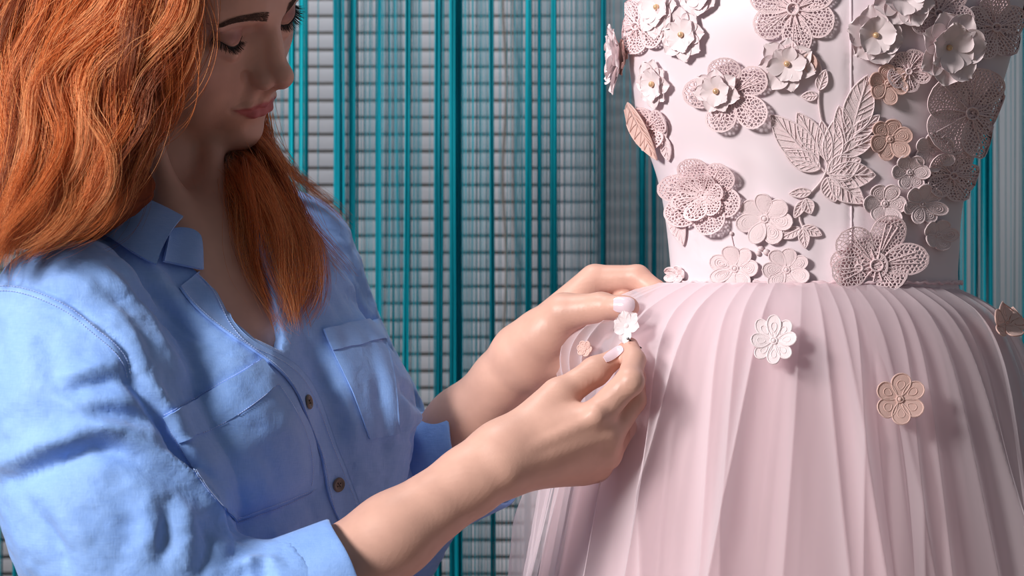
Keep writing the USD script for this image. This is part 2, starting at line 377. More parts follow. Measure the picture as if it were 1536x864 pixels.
M['wood'] = plain('stool_wood', (0.28, 0.17, 0.09), 0.5)

def hairmat(name, c):
    return mat(name, {'p': ('principled_bsdf', {'base_color': c, 'roughness': 0.38, 'specular_ior_level': 0.55, 'specular_tint': (1.0, 0.8, 0.6)}), 't': ('translucent_bsdf', {'color': c}), 'm': ('mix_closure', {'fac': 0.22})},
               [('p.BSDF', 'm.closure1'), ('t.BSDF', 'm.closure2')], 'm.closure')
M['hair'] = [hairmat('copper_hair', (0.67, 0.19, 0.056)), hairmat('light_copper_hair', (0.84, 0.35, 0.14)), hairmat('dark_auburn_hair', (0.27, 0.062, 0.025))]
M['hair_base'] = varied('hair_under_layer', (0.10, 0.022, 0.010), (0.22, 0.055, 0.02), 140, 0.9, 0.3, stretch=(1, 1, 0.05), dist=0.002, specular_ior_level=0.1)  # dark tone paints the shade deep between the locks
# ------------------------------------------------------------------ the room behind: wall, window, blind, string curtain
YB, YC = 0.86, 0.50
struct('floor', box(-1.42, 3.2, -3.0, 1.1, -0.02, 0.0), M['floor'])
wx1 = float(W(912, 0, YB)[0])
ww = (-1.3, wx1, 0.72, 2.3)                                # window opening
struct('wall_back', join([box(-1.42, ww[0], 0.98, 1.1, 0, 2.8), box(ww[1], 3.2, 0.98, 1.1, 0, 2.8), box(ww[0], ww[1], 0.98, 1.1, 0, ww[2]), box(ww[0], ww[1], 0.98, 1.1, ww[3], 2.8)]), M['wall'])
struct('wall_left', join([box(-1.42, -1.30, -0.70, 1.1, 0, 2.8), box(-1.42, -1.30, -3.0, -2.5, 0, 2.8), box(-1.42, -1.30, -2.5, -0.70, 0, 0.7), box(-1.42, -1.30, -2.5, -0.70, 2.3, 2.8)]), M['wall'])  # unseen wall with opening, added to keep the left light off the background
win = UsdGeom.Xform.Define(stage, '/World/window_1'); tag(win, 'window behind the venetian blind with pale frame', None, None, 'structure')
obj('window_frame', join([box(ww[0], ww[0] + .05, .99, 1.05, ww[2], ww[3]), box(ww[1] - .05, ww[1], .99, 1.05, ww[2], ww[3]), box(ww[0], ww[1], .99, 1.05, ww[2], ww[2] + .05), box(ww[0], ww[1], .99, 1.05, ww[3] - .05, ww[3])]), M['trim'], '/World/window_1')
obj('window_board', box(ww[0], ww[1], 1.07, 1.08, ww[2], ww[3]), M['cord'], '/World/window_1')
# venetian blind
blind = thing('venetian_blind', (0, YB, 0.95), 'pale grey horizontal slat blind behind the turquoise string curtain', 'blind')
pitch = float(W(0, 0, YB)[2] - W(0, 25.35, YB)[2])
z_ref = float(W(0, 24, YB)[2])                              # a gap line crosses the picture here
x0, x1 = -1.22, wx1 - 0.012
u = np.linspace(-1, 1, 7)
tilt = math.radians(80)
for k in range(-5, 37):
    zc = z_ref - pitch * (k + 0.5)
    wd = pitch * 0.80 / math.sin(tilt) / 2
    yy = -u * wd * math.cos(tilt); zz = u * wd * math.sin(tilt); bow = (1 - u ** 2) * 0.0007
    prof = np.stack([YB + yy - bow * math.sin(tilt), zc + zz + bow * math.cos(tilt)], 1)
    P = np.stack([np.stack([np.full(7, x), prof[:, 0], prof[:, 1]], 1) for x in np.linspace(x0, x1, 3)])
    N = np.broadcast_to(np.array([0, -math.sin(tilt), -math.cos(tilt)]), P.shape)
    obj('slat', sheet(P, N, 3, 7, 0.0004), M['slat'], blind, smooth=30)
for px in (-120, 350, 769, 884):
    x = float(W(px, 0, YB)[0])
    obj('ladder_cord', join([tube([[x + d, YB - 0.013 * s, 0.95], [x + d, YB - 0.013 * s, 1.75]], 0.0008, 5) for d, s in ((0, 1), (0.004, -1))]), M['cord'], blind)
obj('lift_cord', tube(smooth_path([[float(W(757 + 3 * math.sin(i * 1.3), 0, YB)[0]), YB - 0.019, 1.75 - i * 0.04] for i in range(21)], 60), 0.0016, 6), M['cord'], blind)
# string curtain: the dense bunches are parts, the loose single threads one mass
cur = thing('string_curtain', (0, YC, 0.0), 'turquoise string curtain of fine threads hanging in bunches before the blind', 'curtain')
def thread_mesh(x, y, w, zt, zb, drift, ph):
    n = 7; t = np.linspace(0, 1, n)
    xs = x + drift * (t - 0.49) + 0.0005 * np.sin(ph + t * 9.0); z = zt + (zb - zt) * t
    ang = ph + t * 2.0; a = w / 2
    v = np.concatenate([np.stack([xs + a * np.cos(ang + q), y + 0.55 * a * np.sin(ang + q), z], 1) for q in (0, 2.1, 4.2)])
    f = []
    for q in range(3):
        r = (q + 1) % 3
        i = np.arange(n - 1)
        f += [np.stack([q * n + i, q * n + i + 1, r * n + i + 1], 1), np.stack([q * n + i, r * n + i + 1, r * n + i], 1)]
    return v, np.vstack(f)
ZT, ZB = 1.62, 0.55
kpx = PX * (CAM_D + YC) / CAM_D
def bunch(pa, pb, count, depth=0.012, drift=0.0, wr=(0.0013, 0.0021)):
    ms = []
    for i in range(count):
        px = pa + (pb - pa) * (i + RNG.uniform(0.2, 0.8)) / count
        ms.append(thread_mesh((px - 768) * kpx, YC + RNG.uniform(-depth, depth), RNG.uniform(*wr), ZT, ZB, drift + RNG.normal(0, 0.0009), RNG.uniform(0, 6)))
    return join(ms)
bunches = [(-10, 4, 8), (18, 26, 7), (110, 122, 8), (210, 232, 10), (300, 312, 6), (434, 441, 7), (449, 461, 12), (501, 518, 17), (523, 537, 15), (563, 571, 9), (606, 613, 8), (652, 664, 13), (674, 693, 21), (735, 742, 9), (788, 797, 11),
           (808, 812, 5), (826, 835, 11), (901, 909, 10), (959, 972, 12), (978, 984, 5), (1010, 1020, 7), (1430, 1438, 8), (1443, 1449, 6), (1457, 1464, 8), (1470, 1476, 7), (1480, 1488, 11), (1534, 1542, 8)]
for k, (a, b, c) in enumerate(bunches):
    obj('thread_bunch', bunch(a, b, c, drift=RNG.normal(0, 0.002)), M['thread'][k % 2 if k not in (5, 6) else 2], cur, smooth=True)
loose = []
spans = [(541, 561, 9), (573, 605, 24), (614, 632, 16), (640, 651, 2), (665, 673, 3), (693, 735, 26), (744, 770, 5), (770, 787, 9), (798, 807, 5), (813, 825, 7), (836, 870, 13), (870, 900, 16), (911, 958, 8), (985, 1010, 6), (443, 447, 1), (463, 500, 1), (519, 523, 4),
         (1425, 1490, 8), (1490, 1536, 8), (1536, 1640, 40), (-200, -12, 40), (27, 108, 10), (125, 430, 50), (1020, 1425, 120)]
for a, b, c in spans:
    loose.append(bunch(a, b, max(1, int(c * 0.8)), wr=(0.0006, 0.0011)))
obj('loose_threads', join(loose), M['thread'][1], cur, smooth=True, kind='stuff')
obj('heading_tape', box(-1.15, 0.75, YC - 0.015, YC + 0.015, ZT - 0.01, ZT + 0.03), M['thread'][3], cur)
obj('curtain_rod', tube([[-1.2, YC, ZT + 0.045], [0.8, YC, ZT + 0.045]], 0.012, 16), M['metal'], cur)
# ------------------------------------------------------------------ the dress on its form
DX, DY = (1220 - 768) * PX, 0.085
dress = thing('wedding_dress', (DX, DY, 0.02), 'blush pink sleeveless gown with lace flowers on the bodice and a gathered tulle skirt', 'dress')
def zpx(py, y=0.08): return float(W(0, py, y)[2])
# silhouette of the bodice: picture row, left edge, right edge, half depth
rows = [(-160, 958, 1500, .088), (-110, 948, 1530, .100), (-60, 943, 1545, .110), (0, 944, 1536, .114), (55, 941, 1521, .114), (100, 944, 1510, .110), (140, 949, 1497, .104), (200, 963, 1474, .096), (260, 984, 1453, .090), (320, 997, 1441, .086), (380, 1004, 1437, .084), (425, 1006, 1436, .084), (445, 1003, 1440, .085)]
rows = np.array(rows, float)
kz = 1 + DY / CAM_D
bz = CAM_Z + (432 - rows[:, 0]) * PX * kz
bl, br = (rows[:, 1] - 768) * PX * kz, (rows[:, 2] - 768) * PX * kz
o_ = np.argsort(bz)
spL, spR, spD = (CubicSpline(bz[o_], a[o_]) for a in (bl, br, rows[:, 3]))
def bodice_pt(th, z):
    """th: 0 at the right side, pi/2 towards the camera."""
    L, R, dp = spL(z), spR(z), spD(z)
    cx, a = (L + R) / 2, (R - L) / 2
    c, s_ = np.cos(th), np.sin(th)
    s2 = s_
    return np.stack(np.broadcast_arrays(cx + a * c, DY - dp * s2, z), -1)
nu, nv = 220, 110
th = np.linspace(0, 2 * np.pi, nu, endpoint=False); zz = np.linspace(bz.min(), bz.max(), nv)
TH, ZZ = np.meshgrid(th, zz, indexing='ij')
BV = bodice_pt(TH, ZZ).reshape(-1, 3); BF = grid_faces(nu, nv, True)
bn = normals(BV, BF)
if (bn * (BV - np.array([DX, DY, 0]))).sum(1).mean() < 0: BF = BF[:, ::-1]; bn = -bn
bsurf = Surf(BV, BF)
# the boned panel seams and a few soft pulls in the cloth
lines = [([(1272, -60), (1276, 100), (1278, 260), (1276, 425)], -0.0012, 0.0016), ([(1262, -60), (1264, 100), (1266, 260), (1264, 425)], 0.0007, 0.003), ([(1284, -60), (1288, 100), (1290, 260), (1288, 425)], 0.0007, 0.003),
         ([(1052, 425), (1040, 350), (1015, 250), (990, 100)], -0.0008, 0.0016), ([(1100, 230), (1150, 250), (1200, 330)], 0.0012, 0.010), ([(1030, 380), (1080, 400), (1200, 410)], 0.0009, 0.008), ([(1110, 200), (1130, 270), (1120, 380)], -0.001, 0.009), ([(1330, 260), (1380, 330), (1420, 380)], 0.0009, 0.009), ([(1225, 330), (1235, 380), (1230, 420)], -0.0009, 0.008)]
BV = strokes(BV, bn, lines, bsurf)
bsurf = Surf(BV, BF)
obj('bodice', (BV, BF), M['satin'], dress, smooth=True)
obj('seam_piping', tube(np.array([p + n * 0.0004 for p, n in zip(*bsurf.hit(np.linspace(1276, 1277, 60), np.linspace(-60, 424, 60)))]), 0.0008, 6), M['satin'], dress)
# skirt
def skirt_pt(th, t, folds, amp, grow=1.0, lift=0.0, ph=0.0):
    """t: metres below the waist seam."""
    z = zpx(424) - t
    wl = 0.110 + 0.045 * (1 - np.exp(-t / 0.022)) + 0.19 * t ** 0.85 * grow
    dp = 0.087 + 0.034 * (1 - np.exp(-t / 0.022)) + 0.17 * t ** 0.85 * grow
    f = folds(th, t)
    g = amp * (0.30 + 1 - np.exp(-t / 0.045))
    r = 1.0
    c, s_ = np.cos(th), np.sin(th)
    cx = DX - 0.001
    nx, ny = c / wl, s_ / dp; nn = np.sqrt(nx ** 2 + ny ** 2)
    k = lift * np.minimum(1, t / 0.02) + g * f
    x = cx + wl * c + k * nx / nn; y = DY - dp * s_ - k * ny / nn
    bul = np.exp(-(((t - 0.045) / 0.038) ** 2)) * np.exp(-(((th - 2.86) / 0.36) ** 2)) * pull
    return np.stack(np.broadcast_arrays(x - bul * 0.024, y - bul * 0.004, z), -1)
def fold_fn(n, seed, sharp=1.0, wander=0.25):
    r = np.random.default_rng(seed)
    base = np.cumsum(r.uniform(0.45, 1.7, n)); base = base / base[-1] * 2 * np.pi
    ampl = r.uniform(0.45, 1.25, n); dr = r.normal(0, wander, n) * 2 * np.pi / n
    grid = np.linspace(0, 2 * np.pi, 4096)
    def f(th, t):
        out = np.zeros(np.broadcast(th, t).shape)
        for b, a, d in zip(base, ampl, dr):
            c = b + d * np.minimum(t, 0.6) / 0.15
            w = 2 * np.pi / n * (0.55 + 0.5 * np.minimum(t, .6))
            q = (th - c + np.pi) % (2 * np.pi) - np.pi
            out += a * np.exp(-np.abs(q / w) ** (1.6 / sharp) * 2.2)
        return out - 0.6
    return f
tt = np.concatenate([np.linspace(0, 0.04, 26)[:-1], np.linspace(0.04, 0.30, 60)[:-1], np.linspace(0.30, 1.03, 24)])
def skirt(name, n, seed, amp, grow, lift, m, nu=900, sharp=1.0, label=None, pl=0.0, wander=.25):
    global pull
    pull = pl
    th = np.linspace(0, 2 * np.pi, nu, endpoint=False)
    TH, TT = np.meshgrid(th, tt, indexing='ij')
    V = skirt_pt(TH, TT, fold_fn(n, seed, sharp, wander), amp, grow, lift).reshape(-1, 3); F = grid_faces(nu, len(tt), True)
    if (normals(V, F) * (V - np.array([DX, DY, 0]))).sum(1).mean() < 0: F = F[:, ::-1]
    obj(name, (V, F), m, dress, smooth=True, label=label)
    return V, F
skirt('skirt_lining', 26, 3, 0.0045, 0.86, -0.014, M['lining'], 700)
TU_V = skirt('tulle_layer', 34, 5, 0.0070, 0.95, -0.004, M['tulle_under'], 900, label='inner tulle layer', pl=0.3)
SV, SF = skirt('tulle_layer', 52, 8, 0.0100, 1.0, 0.006, M['tulle'], 1400, 1.5, label='outer sheer tulle layer', pl=1.0, wander=.5)
pull = 1.0; _T2, _Z2 = np.meshgrid(np.linspace(0, 2 * np.pi, 500, endpoint=False), tt, indexing='ij')      # the even outer envelope that the skirt's flowers lie on
ssurf = Surf(skirt_pt(_T2, _Z2, lambda a, b: 0 * a + 0.75, 0.0100, 1.0, 0.006).reshape(-1, 3), grid_faces(500, len(tt), True))
# gathered seam at the waist
wt = np.linspace(0, 2 * np.pi, 400)
wp = bodice_pt(wt, zpx(424)); 
rng = np.random.default_rng(4)
wp = wp + np.stack([np.cos(wt) * 0.0025, -np.sin(wt) * 0.0025, 0.0005 * np.sin(wt * 47) + 0.0004 * np.sin(wt * 83 + 1)], 1)
obj('waist_gathering', tube(wp, 0.0012 + 0.0002 * np.sin(wt * 71), 8, caps=False), M['lining'], dress)
# ------------------------------------------------------------------ the seamstress: one continuous body
H_SC = 1.0
H_R = Rot.from_euler('ZYX', [-math.radians(29.25), math.radians(25.7), math.radians(22.7)]).as_matrix()
H_O = np.array([-0.1780, 0.0, CAM_Z + 0.1960])
def hd(f, l, u):
    """Head point (millimetres forward, to her left, up; from the root of the nose) in the world."""
    return H_O + H_R @ (np.array([f, l, u], float) * 0.001 * H_SC)
mm = 0.001 * H_SC
def mid(a, b, t): return np.asarray(a) * (1 - t) + np.asarray(b) * t
TF, TL, TU = np.array([.79, -.613, 0]), np.array([.613, .79, 0]), np.array([0, 0, 1.0])
TM = np.stack([TF, TL, TU], 1)
body = Field()
def lash_line(s, n=9):
    """Edge of the upper lid on the eyeball, from the inner to the outer corner."""
    l = np.linspace(16.5, 44.5, n); t = (l - 16.5) / 28.0
    u_ = -5.2 + t * 1.0 - 7.6 * np.sin(np.pi * t ** 0.85) ** 0.9
    q = 13.4 ** 2 - (l - 30.5) ** 2 - (u_ + 5.5) ** 2
    f = np.maximum(-23.0 + np.sqrt(np.maximum(q, 1.0)), -13.6 - 7.5 * t)
    return [hd(a, b * s, c) for a, b, c in zip(f, l, u_)]
def head_field(B):
    B.ell(hd(-92, 0, 28), np.array([93, 72, 90]) * mm, H_R, 0)
    B.ell(hd(-50, 0, -38), np.array([46, 56, 52]) * mm, H_R, 12 * mm)
    for s in (-1, 1):
        B.ball(hd(-41, 41 * s, -32), 19 * mm, 18 * mm)
        B.ell(hd(-53, 29 * s, -66), np.array([34, 24, 36]) * mm, H_R, 14 * mm)
        B.cone(hd(-24, 7 * s, -97), hd(-86, 44 * s, -76), 13 * mm, 14 * mm, 14 * mm)
        B.cone(hd(-86, 44 * s, -76), hd(-94, 56 * s, -12), 14 * mm, 13 * mm, 14 * mm)
        B.cone(hd(-9.5, 11 * s, 14), hd(-24, 41 * s, 16), 8 * mm, 9 * mm, 10 * mm)
    B.ball(hd(-20.5, 0, -98), 15 * mm, 12 * mm)
    B.ell(hd(-27, 0, -71), np.array([25, 29, 24]) * mm, H_R, 10 * mm)
    for s in (-1, 1):
        B.ell(hd(-3, 31 * s, -5), np.array([15, 16, 11]) * mm, H_R, 8 * mm, 's')
        B.ball(hd(-3, 16.5 * s, -3), 5.5 * mm, 8 * mm, 's')
    # nose
    B.cone(hd(-8, 0, 8), hd(9, 0, -31), 6.8 * mm, 7 * mm, 9 * mm)
    B.cone(hd(-16, 0, -8), hd(-6, 0, -38), 9 * mm, 14 * mm, 9 * mm)
    B.ball(hd(15.0, 0, -36.5), 7.6 * mm, 7 * mm)
    B.cone(hd(14, 0, -42), hd(3, 0, -48.5), 4.6 * mm, 4.6 * mm, 4 * mm)
    for s in (-1, 1):
        B.ell(hd(3.0, 11 * s, -41.5), np.array([9.5, 6.0, 7.2]) * mm, H_R, 5 * mm)
        B.cone(hd(-7, 19 * s, -38), hd(-5.5, 18 * s, -45), 1.5 * mm, 1.5 * mm, 5 * mm, 's')
        B.ell(hd(8, 5.5 * s, -49.5), np.array([6, 3, 4]) * mm, H_R, 2 * mm, 's')
    # eyes: lids over the ball, looking down
    for s in (-1, 1):
        B.ball(hd(-23.0, 30.5 * s, -5.5), 13.4 * mm, 1.5 * mm)
        B.cone(hd(-12.5, 21 * s, 8), hd(-17, 44 * s, 7), 3.6 * mm, 4.2 * mm, 7 * mm)
        B.chain([hd(-18, 17 * s, -14), hd(-13.5, 30 * s, -19), hd(-22, 44 * s, -13)], np.array([3.0, 3.4, 3.0]) * mm, 6 * mm)
        B.chain(lash_line(s), np.full(9, 0.55) * mm, 0.8 * mm, 's')
    # lips
    for s in (-1, 1):
        B.chain([hd(-0.6, 0, -65.4), hd(-0.9, 5 * s, -64.2), hd(-4.2, 13 * s, -66), hd(-11, 23.5 * s, -68.6)], np.array([2.9, 3.1, 2.6, 1.1]) * mm, 2.6 * mm)
        B.chain([hd(-3.0, 0, -74.4), hd(-3.6, 8 * s, -74.0), hd(-11.5, 22 * s, -70)], np.array([4.6, 4.3, 1.3]) * mm, 2.8 * mm)
        B.chain([hd(2.4, 0, -69.4), hd(1.2, 8 * s, -69.6), hd(-3.0, 15.5 * s, -69.8), hd(-9.5, 24.5 * s, -69.6)], np.array([0.6, 0.6, 0.6, 0.9]) * mm, 1.2 * mm, 's')
        B.ball(hd(-9.5, 26 * s, -70.5), 1.6 * mm, 4 * mm, 's')
    B.cone(hd(2.5, 0, -51), hd(-2.6, 0, -61.5), 4.6 * mm, 4.6 * mm, 5 * mm)
    for s in (-1, 1): B.cone(hd(-5, 9 * s, -52), hd(-7.0, 11 * s, -62), 4.6 * mm, 4.6 * mm, 6 * mm)
    B.cone(hd(2.0, -7, -86.5), hd(2.0, 7, -86.5), 5 * mm, 5 * mm, 9 * mm, 's')
    for s in (-1, 1):       # ears, under the hair
        B.ell(hd(-100, 70 * s, -12), np.array([15, 5, 27]) * mm, H_R, 4 * mm)
head_field(body)
# neck, shoulders and chest
NB = W(200, 412, 0.075)
body.cone(hd(-114, 0, -48), NB, 0.045, 0.053, 0.010)
NOTCH = W(302, 420, 0.0)
body.cone(hd(-104, -50, -40), NOTCH + TL * -0.008, 0.009, 0.006, 0.014)
body.cone(hd(-104, 50, -40), NOTCH + TL * 0.012, 0.009, 0.006, 0.014)
body.cone(hd(-66, 0, -89), mid(hd(-114, 0, -48), NB, 0.35), 0.014, 0.042, 0.008)
SR, SL = W(112, 482, -0.085), W(425, 392, 0.19)
body.cone(SR, NB - TU * 0.02 - TF * 0.01, 0.048, 0.052, 0.03)
body.cone(SL, NB - TU * 0.02 - TF * 0.01, 0.048, 0.052, 0.03)
CH = W(312, 612, 0.06)
body.ell(CH, (0.098, 0.140, 0.165), TM, 0.04)
body.cone(NOTCH - TF * 0.03 - TL * 0.05, NOTCH - TF * 0.03 + TL * 0.05, 0.030, 0.030, 0.03)
for s in (-1, 1):
    body.ball(CH + TF * 0.062 + TL * 0.066 * s - TU * 0.006, 0.055, 0.03)
    body.cone(NOTCH + TL * 0.012 * s - TF * .006, NOTCH + TL * 0.11 * s + TU * 0.012 - TF * 0.045, 0.006, 0.006, 0.012)
HIP = CH + np.array([-0.045, 0.02, -0.25])
# arms
ELR, WRR = W(322, 992, -0.115), W(749, 690, -0.055)
body.cone(SR, ELR, 0.047, 0.036, 0.02)
fa = WRR - ELR
body.chain([ELR, mid(ELR, WRR, .28), mid(ELR, WRR, .62), mid(ELR, WRR, .9), WRR], [0.034, 0.0355, 0.0290, 0.0240, 0.0235], 0.012)
ELL, WRL = W(545, 815, 0.20), W(783, 540, 0.075)
body.cone(SL, ELL, 0.047, 0.036, 0.02)
body.chain([ELL, mid(ELL, WRL, .3), mid(ELL, WRL, .65), mid(ELL, WRL, .9), WRL], [0.034, 0.036, 0.030, 0.0235, 0.0225], 0.012)
NAILS = []
def finger(pts, rs, k=0.004, root=None):
    body.chain(pts, rs, k)
# near (right) hand: thumb and forefinger pinch, the others fold away behind
rI = [W(893, 626, -0.048), W(944, 571, -0.048), W(951, 541, -0.026), W(944.5, 519, -0.012)]
rM = [W(910, 652, -0.040), W(949, 600, -0.026), W(951, 566, -0.002), W(945, 540, 0.008)]
rR = [W(909, 680, -0.026), W(936, 640, -0.002), W(930, 612, 0.018), W(918, 596, 0.024)]
rP = [W(895, 700, -0.010), W(912, 668, 0.012), W(904, 642, 0.026), W(894, 630, 0.028)]
rT = [W(782, 655, -0.046), W(838, 595, -0.034), W(893, 557, -0.022), W(930, 533, -0.012)]
for a, r0, r1 in ((rI[0], .0200, .0125), (rM[0], .0205, .0125), (rR[0], .0200, .0120), (rP[0], .0190, .0115)):
    body.cone(WRR + (a - WRR) * 0.06, a, r0, r1, 0.014)
body.cone(WRR, rT[1], 0.021, 0.0135, 0.014)
body.cone(mid(WRR, rP[0], .2) + [0, .012, 0], mid(WRR, rP[0], .8) + [0, .010, 0], 0.018, 0.014, 0.012)
finger(rI, [.0120, .0097, .0084, .0066], .003)
finger(rM, [.0122, .0098, .0086, .0070], .003)
finger(rR, [.0115, .0092, .0080, .0068], .003)
finger(rP, [.0105, .0082, .0072, .0062], .003)
finger(rT, [.0160, .0118, .0105, .0068], .005)
for c, r in ((W(893, 622, -0.0595), .0045), (W(911, 674, -0.039), .004), (W(948, 575, -0.053), .0060)):
    body.ball(c, r, .010)
# tendons on the back of the near hand
body.cone(mid(WRR, rI[0], .3) + [0, -.0175, 0], rI[0] + [0, -.0105, 0], .0022, .0022, .006)
body.cone(mid(WRR, rM[0], .3) + [0, -.018, -.004], rM[0] + [0, -.0100, 0], .0020, .0022, .006)
body.cone(WRR + (fa / np.linalg.norm(fa)) * -.006 + [-.004, -.014, -.010], WRR + [0.002, -.016, -.008], .010, .009, .012)  # wrist bone
# far (left) hand: palm towards us, thumb on top of the net, fingers behind it
lI = [W(893, 420, 0.088), W(956, 416, 0.078), W(984, 437, 0.068), W(990, 462, 0.062)]
lM = [W(884, 436, 0.098), W(926, 420, 0.100), W(938, 452, 0.082), W(940, 478, 0.066)]
lR = [W(874, 460, 0.100), W(906, 442, 0.108), W(912, 476, 0.086), W(908, 498, 0.072)]
lP = [W(862, 482, 0.096), W(894, 474, 0.104), W(896, 502, 0.084), W(890, 516, 0.074)]
lT = [W(812, 520, 0.060), W(846, 470, 0.046), W(902, 461, 0.030), W(941, 461, 0.014)]
for a, r0, r1 in ((lI[0], .0195, .0120), (lM[0], .0200, .0120), (lR[0], .0195, .0115), (lP[0], .0190, .0110)):
    body.cone(WRL + (a - WRL) * 0.06, a, r0, r1, 0.014)
body.chain([WRL + [0.004, -.004, .004], W(818, 505, 0.060), lT[1]], [0.021, 0.0205, 0.0150], 0.012)         # ball of the thumb
body.chain([W(800, 548, 0.070), W(845, 538, 0.068), W(862, 520, 0.076)], [0.0185, 0.0160, 0.0135], 0.010)       # heel of the palm
finger(lI, [.0118, .0096, .0084, .0066], .003)
finger(lM, [.0118, .0096, .0084, .0066], .003)
finger(lR, [.0112, .0090, .0078, .0064], .003)
finger(lP, [.0102, .0080, .0070, .0060], .003)
finger(lT[1:], [.0150, .0108, .0080], .005)
body.ell(W(932, 461, 0.017), (.013, .0076, .0082), None, .004)
body.add  # field complete
LO, HI = np.array([-0.50, -0.26, 0.66]), np.array([0.13, 0.36, 1.46])
BVv, BFf = body.mesh(0.0018, LO, HI)
bnn = normals(BVv, BFf)
if (bnn * (BVv - HIP)).sum(1).mean() < 0: BFf = BFf[:, ::-1]; bnn = -bnn
# skin tint: base tone with the lips' own red, eye shadow, warmer knuckles and fingertips
def blob(c, r, soft=0.5):
    d = np.linalg.norm(BVv - np.asarray(c), axis=1) / r
    return np.clip((1.0 - d) / soft, 0, 1)
tint = np.tile(np.array([0.68, 0.402, 0.322]), (len(BVv), 1))
def blend(w, c): tint[:] = tint * (1 - w[:, None]) + np.array(c) * w[:, None]
hl = (BVv - H_O) @ H_R / mm                                  # head coordinates in millimetres
lipw = np.zeros(len(BVv))
up = [(0, -63.3), (4.5, -61.8), (13, -64.8), (24, -69.2), (19, -73.0), (9, -78.4), (0, -79.4)]
lp = Polygon([(a, b) for a, b in up] + [(-a, b) for a, b in up[::-1]][1:-1])
cand = np.nonzero((np.abs(hl[:, 1]) < 27) & (hl[:, 2] < -58) & (hl[:, 2] > -84) & (hl[:, 0] > -16))[0]
if len(cand):
    ds = np.array([lp.exterior.distance(Point(a, b)) * (1 if lp.contains(Point(a, b)) else -1) for a, b in hl[cand][:, 1:]])
    lipw[cand] = np.clip(ds / 1.6 + 0.5, 0, 1)
blend(lipw * 0.9, (0.46, 0.105, 0.12))
for s in (-1, 1):
    e = np.exp(-(((hl[:, 1] - 31 * s) / 13) ** 2) - (((hl[:, 2] + 3) / 7.5) ** 2)) * (hl[:, 0] > -30)
    blend(e * 0.75, (0.24, 0.085, 0.095))
    blend(np.exp(-(((hl[:, 1] - 40 * s) / 20) ** 2) - (((hl[:, 2] + 38) / 18) ** 2)) * (hl[:, 0] > -60) * 0.18, (0.70, 0.30, 0.24))
blend(np.exp(-(hl[:, 1] / 13) ** 2 - ((hl[:, 2] + 40) / 11) ** 2) * (hl[:, 0] > 0) * 0.25, (0.72, 0.33, 0.28))
for q in (rI, rM, rR, rP, rT, lI, lM, lR, lP, lT):
    for p, r, w in ((q[3], .016, .45), (q[1], .012, .42), (q[0], .014, .34)):
        blend(blob(p, r, 1.0) * w, (0.74, 0.34, 0.28))
tint = np.clip(tint, 0, 1)
woman = thing('person', (float(HIP[0]), float(HIP[1]), 0.46), 'woman with long wavy red hair and blue shirt, pinning a flower to the gown', 'person')
obj('body', (BVv, BFf), M['skin'], woman, smooth=True, color=tint)
bodys = Surf(BVv, BFf)
# eyebrows and lashes
def hairs(lines): return join([tube(p, np.linspace(r, r * 0.25, len(p)), 4) for p, r in lines])
rb = np.random.default_rng(11)
for s, lab in ((-1, 'brown eyebrow nearer the camera'), (1, 'brown eyebrow beyond the nose')):
    ls = []
    for k in range(620):
        t = rb.uniform(0, 1); v_ = rb.uniform(-1, 1) * (4.6 - 3.2 * t)
        l = 10 + 35 * t; u_ = 12.0 + 4.0 * math.sin(t * 2.2) - 5.5 * t ** 1.5 + v_
        du, dl = (2.2 - 3.2 * t) * (0.5 + 0.5 * (v_ < 0)) - 0.4 * (v_ > 0) * t, 3.0 + 2 * t
        pts = np.array([[20, (l + dl * q) * s, u_ + du * q] for q in (0, .5, 1)])
        ls.append(pts)
    A = np.concatenate(ls); O = H_O + (A * mm) @ H_R.T; dr = np.tile(H_R @ np.array([-1.0, 0, 0]), (len(A), 1))
    tri = bodys.ray.intersects_location(O, dr, multiple_hits=False)
    P = np.full_like(O, np.nan); P[tri[1]] = tri[0]; P = P.reshape(-1, 3, 3) + H_R @ np.array([.0004, 0, 0])
    P[:, 2] += (H_R @ np.array([0.0006, 0, 0]))
    obj('eyebrow', hairs([(p, 0.00017) for p in P if np.isfinite(p).all()]), M['brow'], woman, label=lab)
    ll = smooth_path(np.array(lash_line(s)), 46); ec = hd(-23.0, 30.5 * s, -5.5); ls = []
    for k in list(range(6, 46)) * 2:
        o = ll[k] + (ll[k] - ec) * 0.03; t = k / 45
        d = (ll[k] - ec); d /= np.linalg.norm(d)
        sd = H_R @ np.array([0.55, (t - 0.42) * 1.1 * s, -0.62]); L_ = (5.0 + 5.5 * t) * mm * rb.uniform(.8, 1.1)
        dd = d * 0.55 + sd * 0.75 + rb.normal(0, 0.07, 3); dd /= np.linalg.norm(dd)
        ls.append((np.array([o, o + dd * L_ * .5, o + dd * L_ * .93 + H_R @ np.array([0, 0, 0.0009])]), 0.00026))
    ls.append((ll[5:] + (ll[5:] - ec) * 0.02, 0.00085))
    ls += [(a, b * 1.15) for a, b in ls[:-1]]
    obj('eyelashes', hairs(ls), M['lash'], woman, label='dark eyelashes of the lowered ' + ('near eye' if s < 0 else 'far eye'))
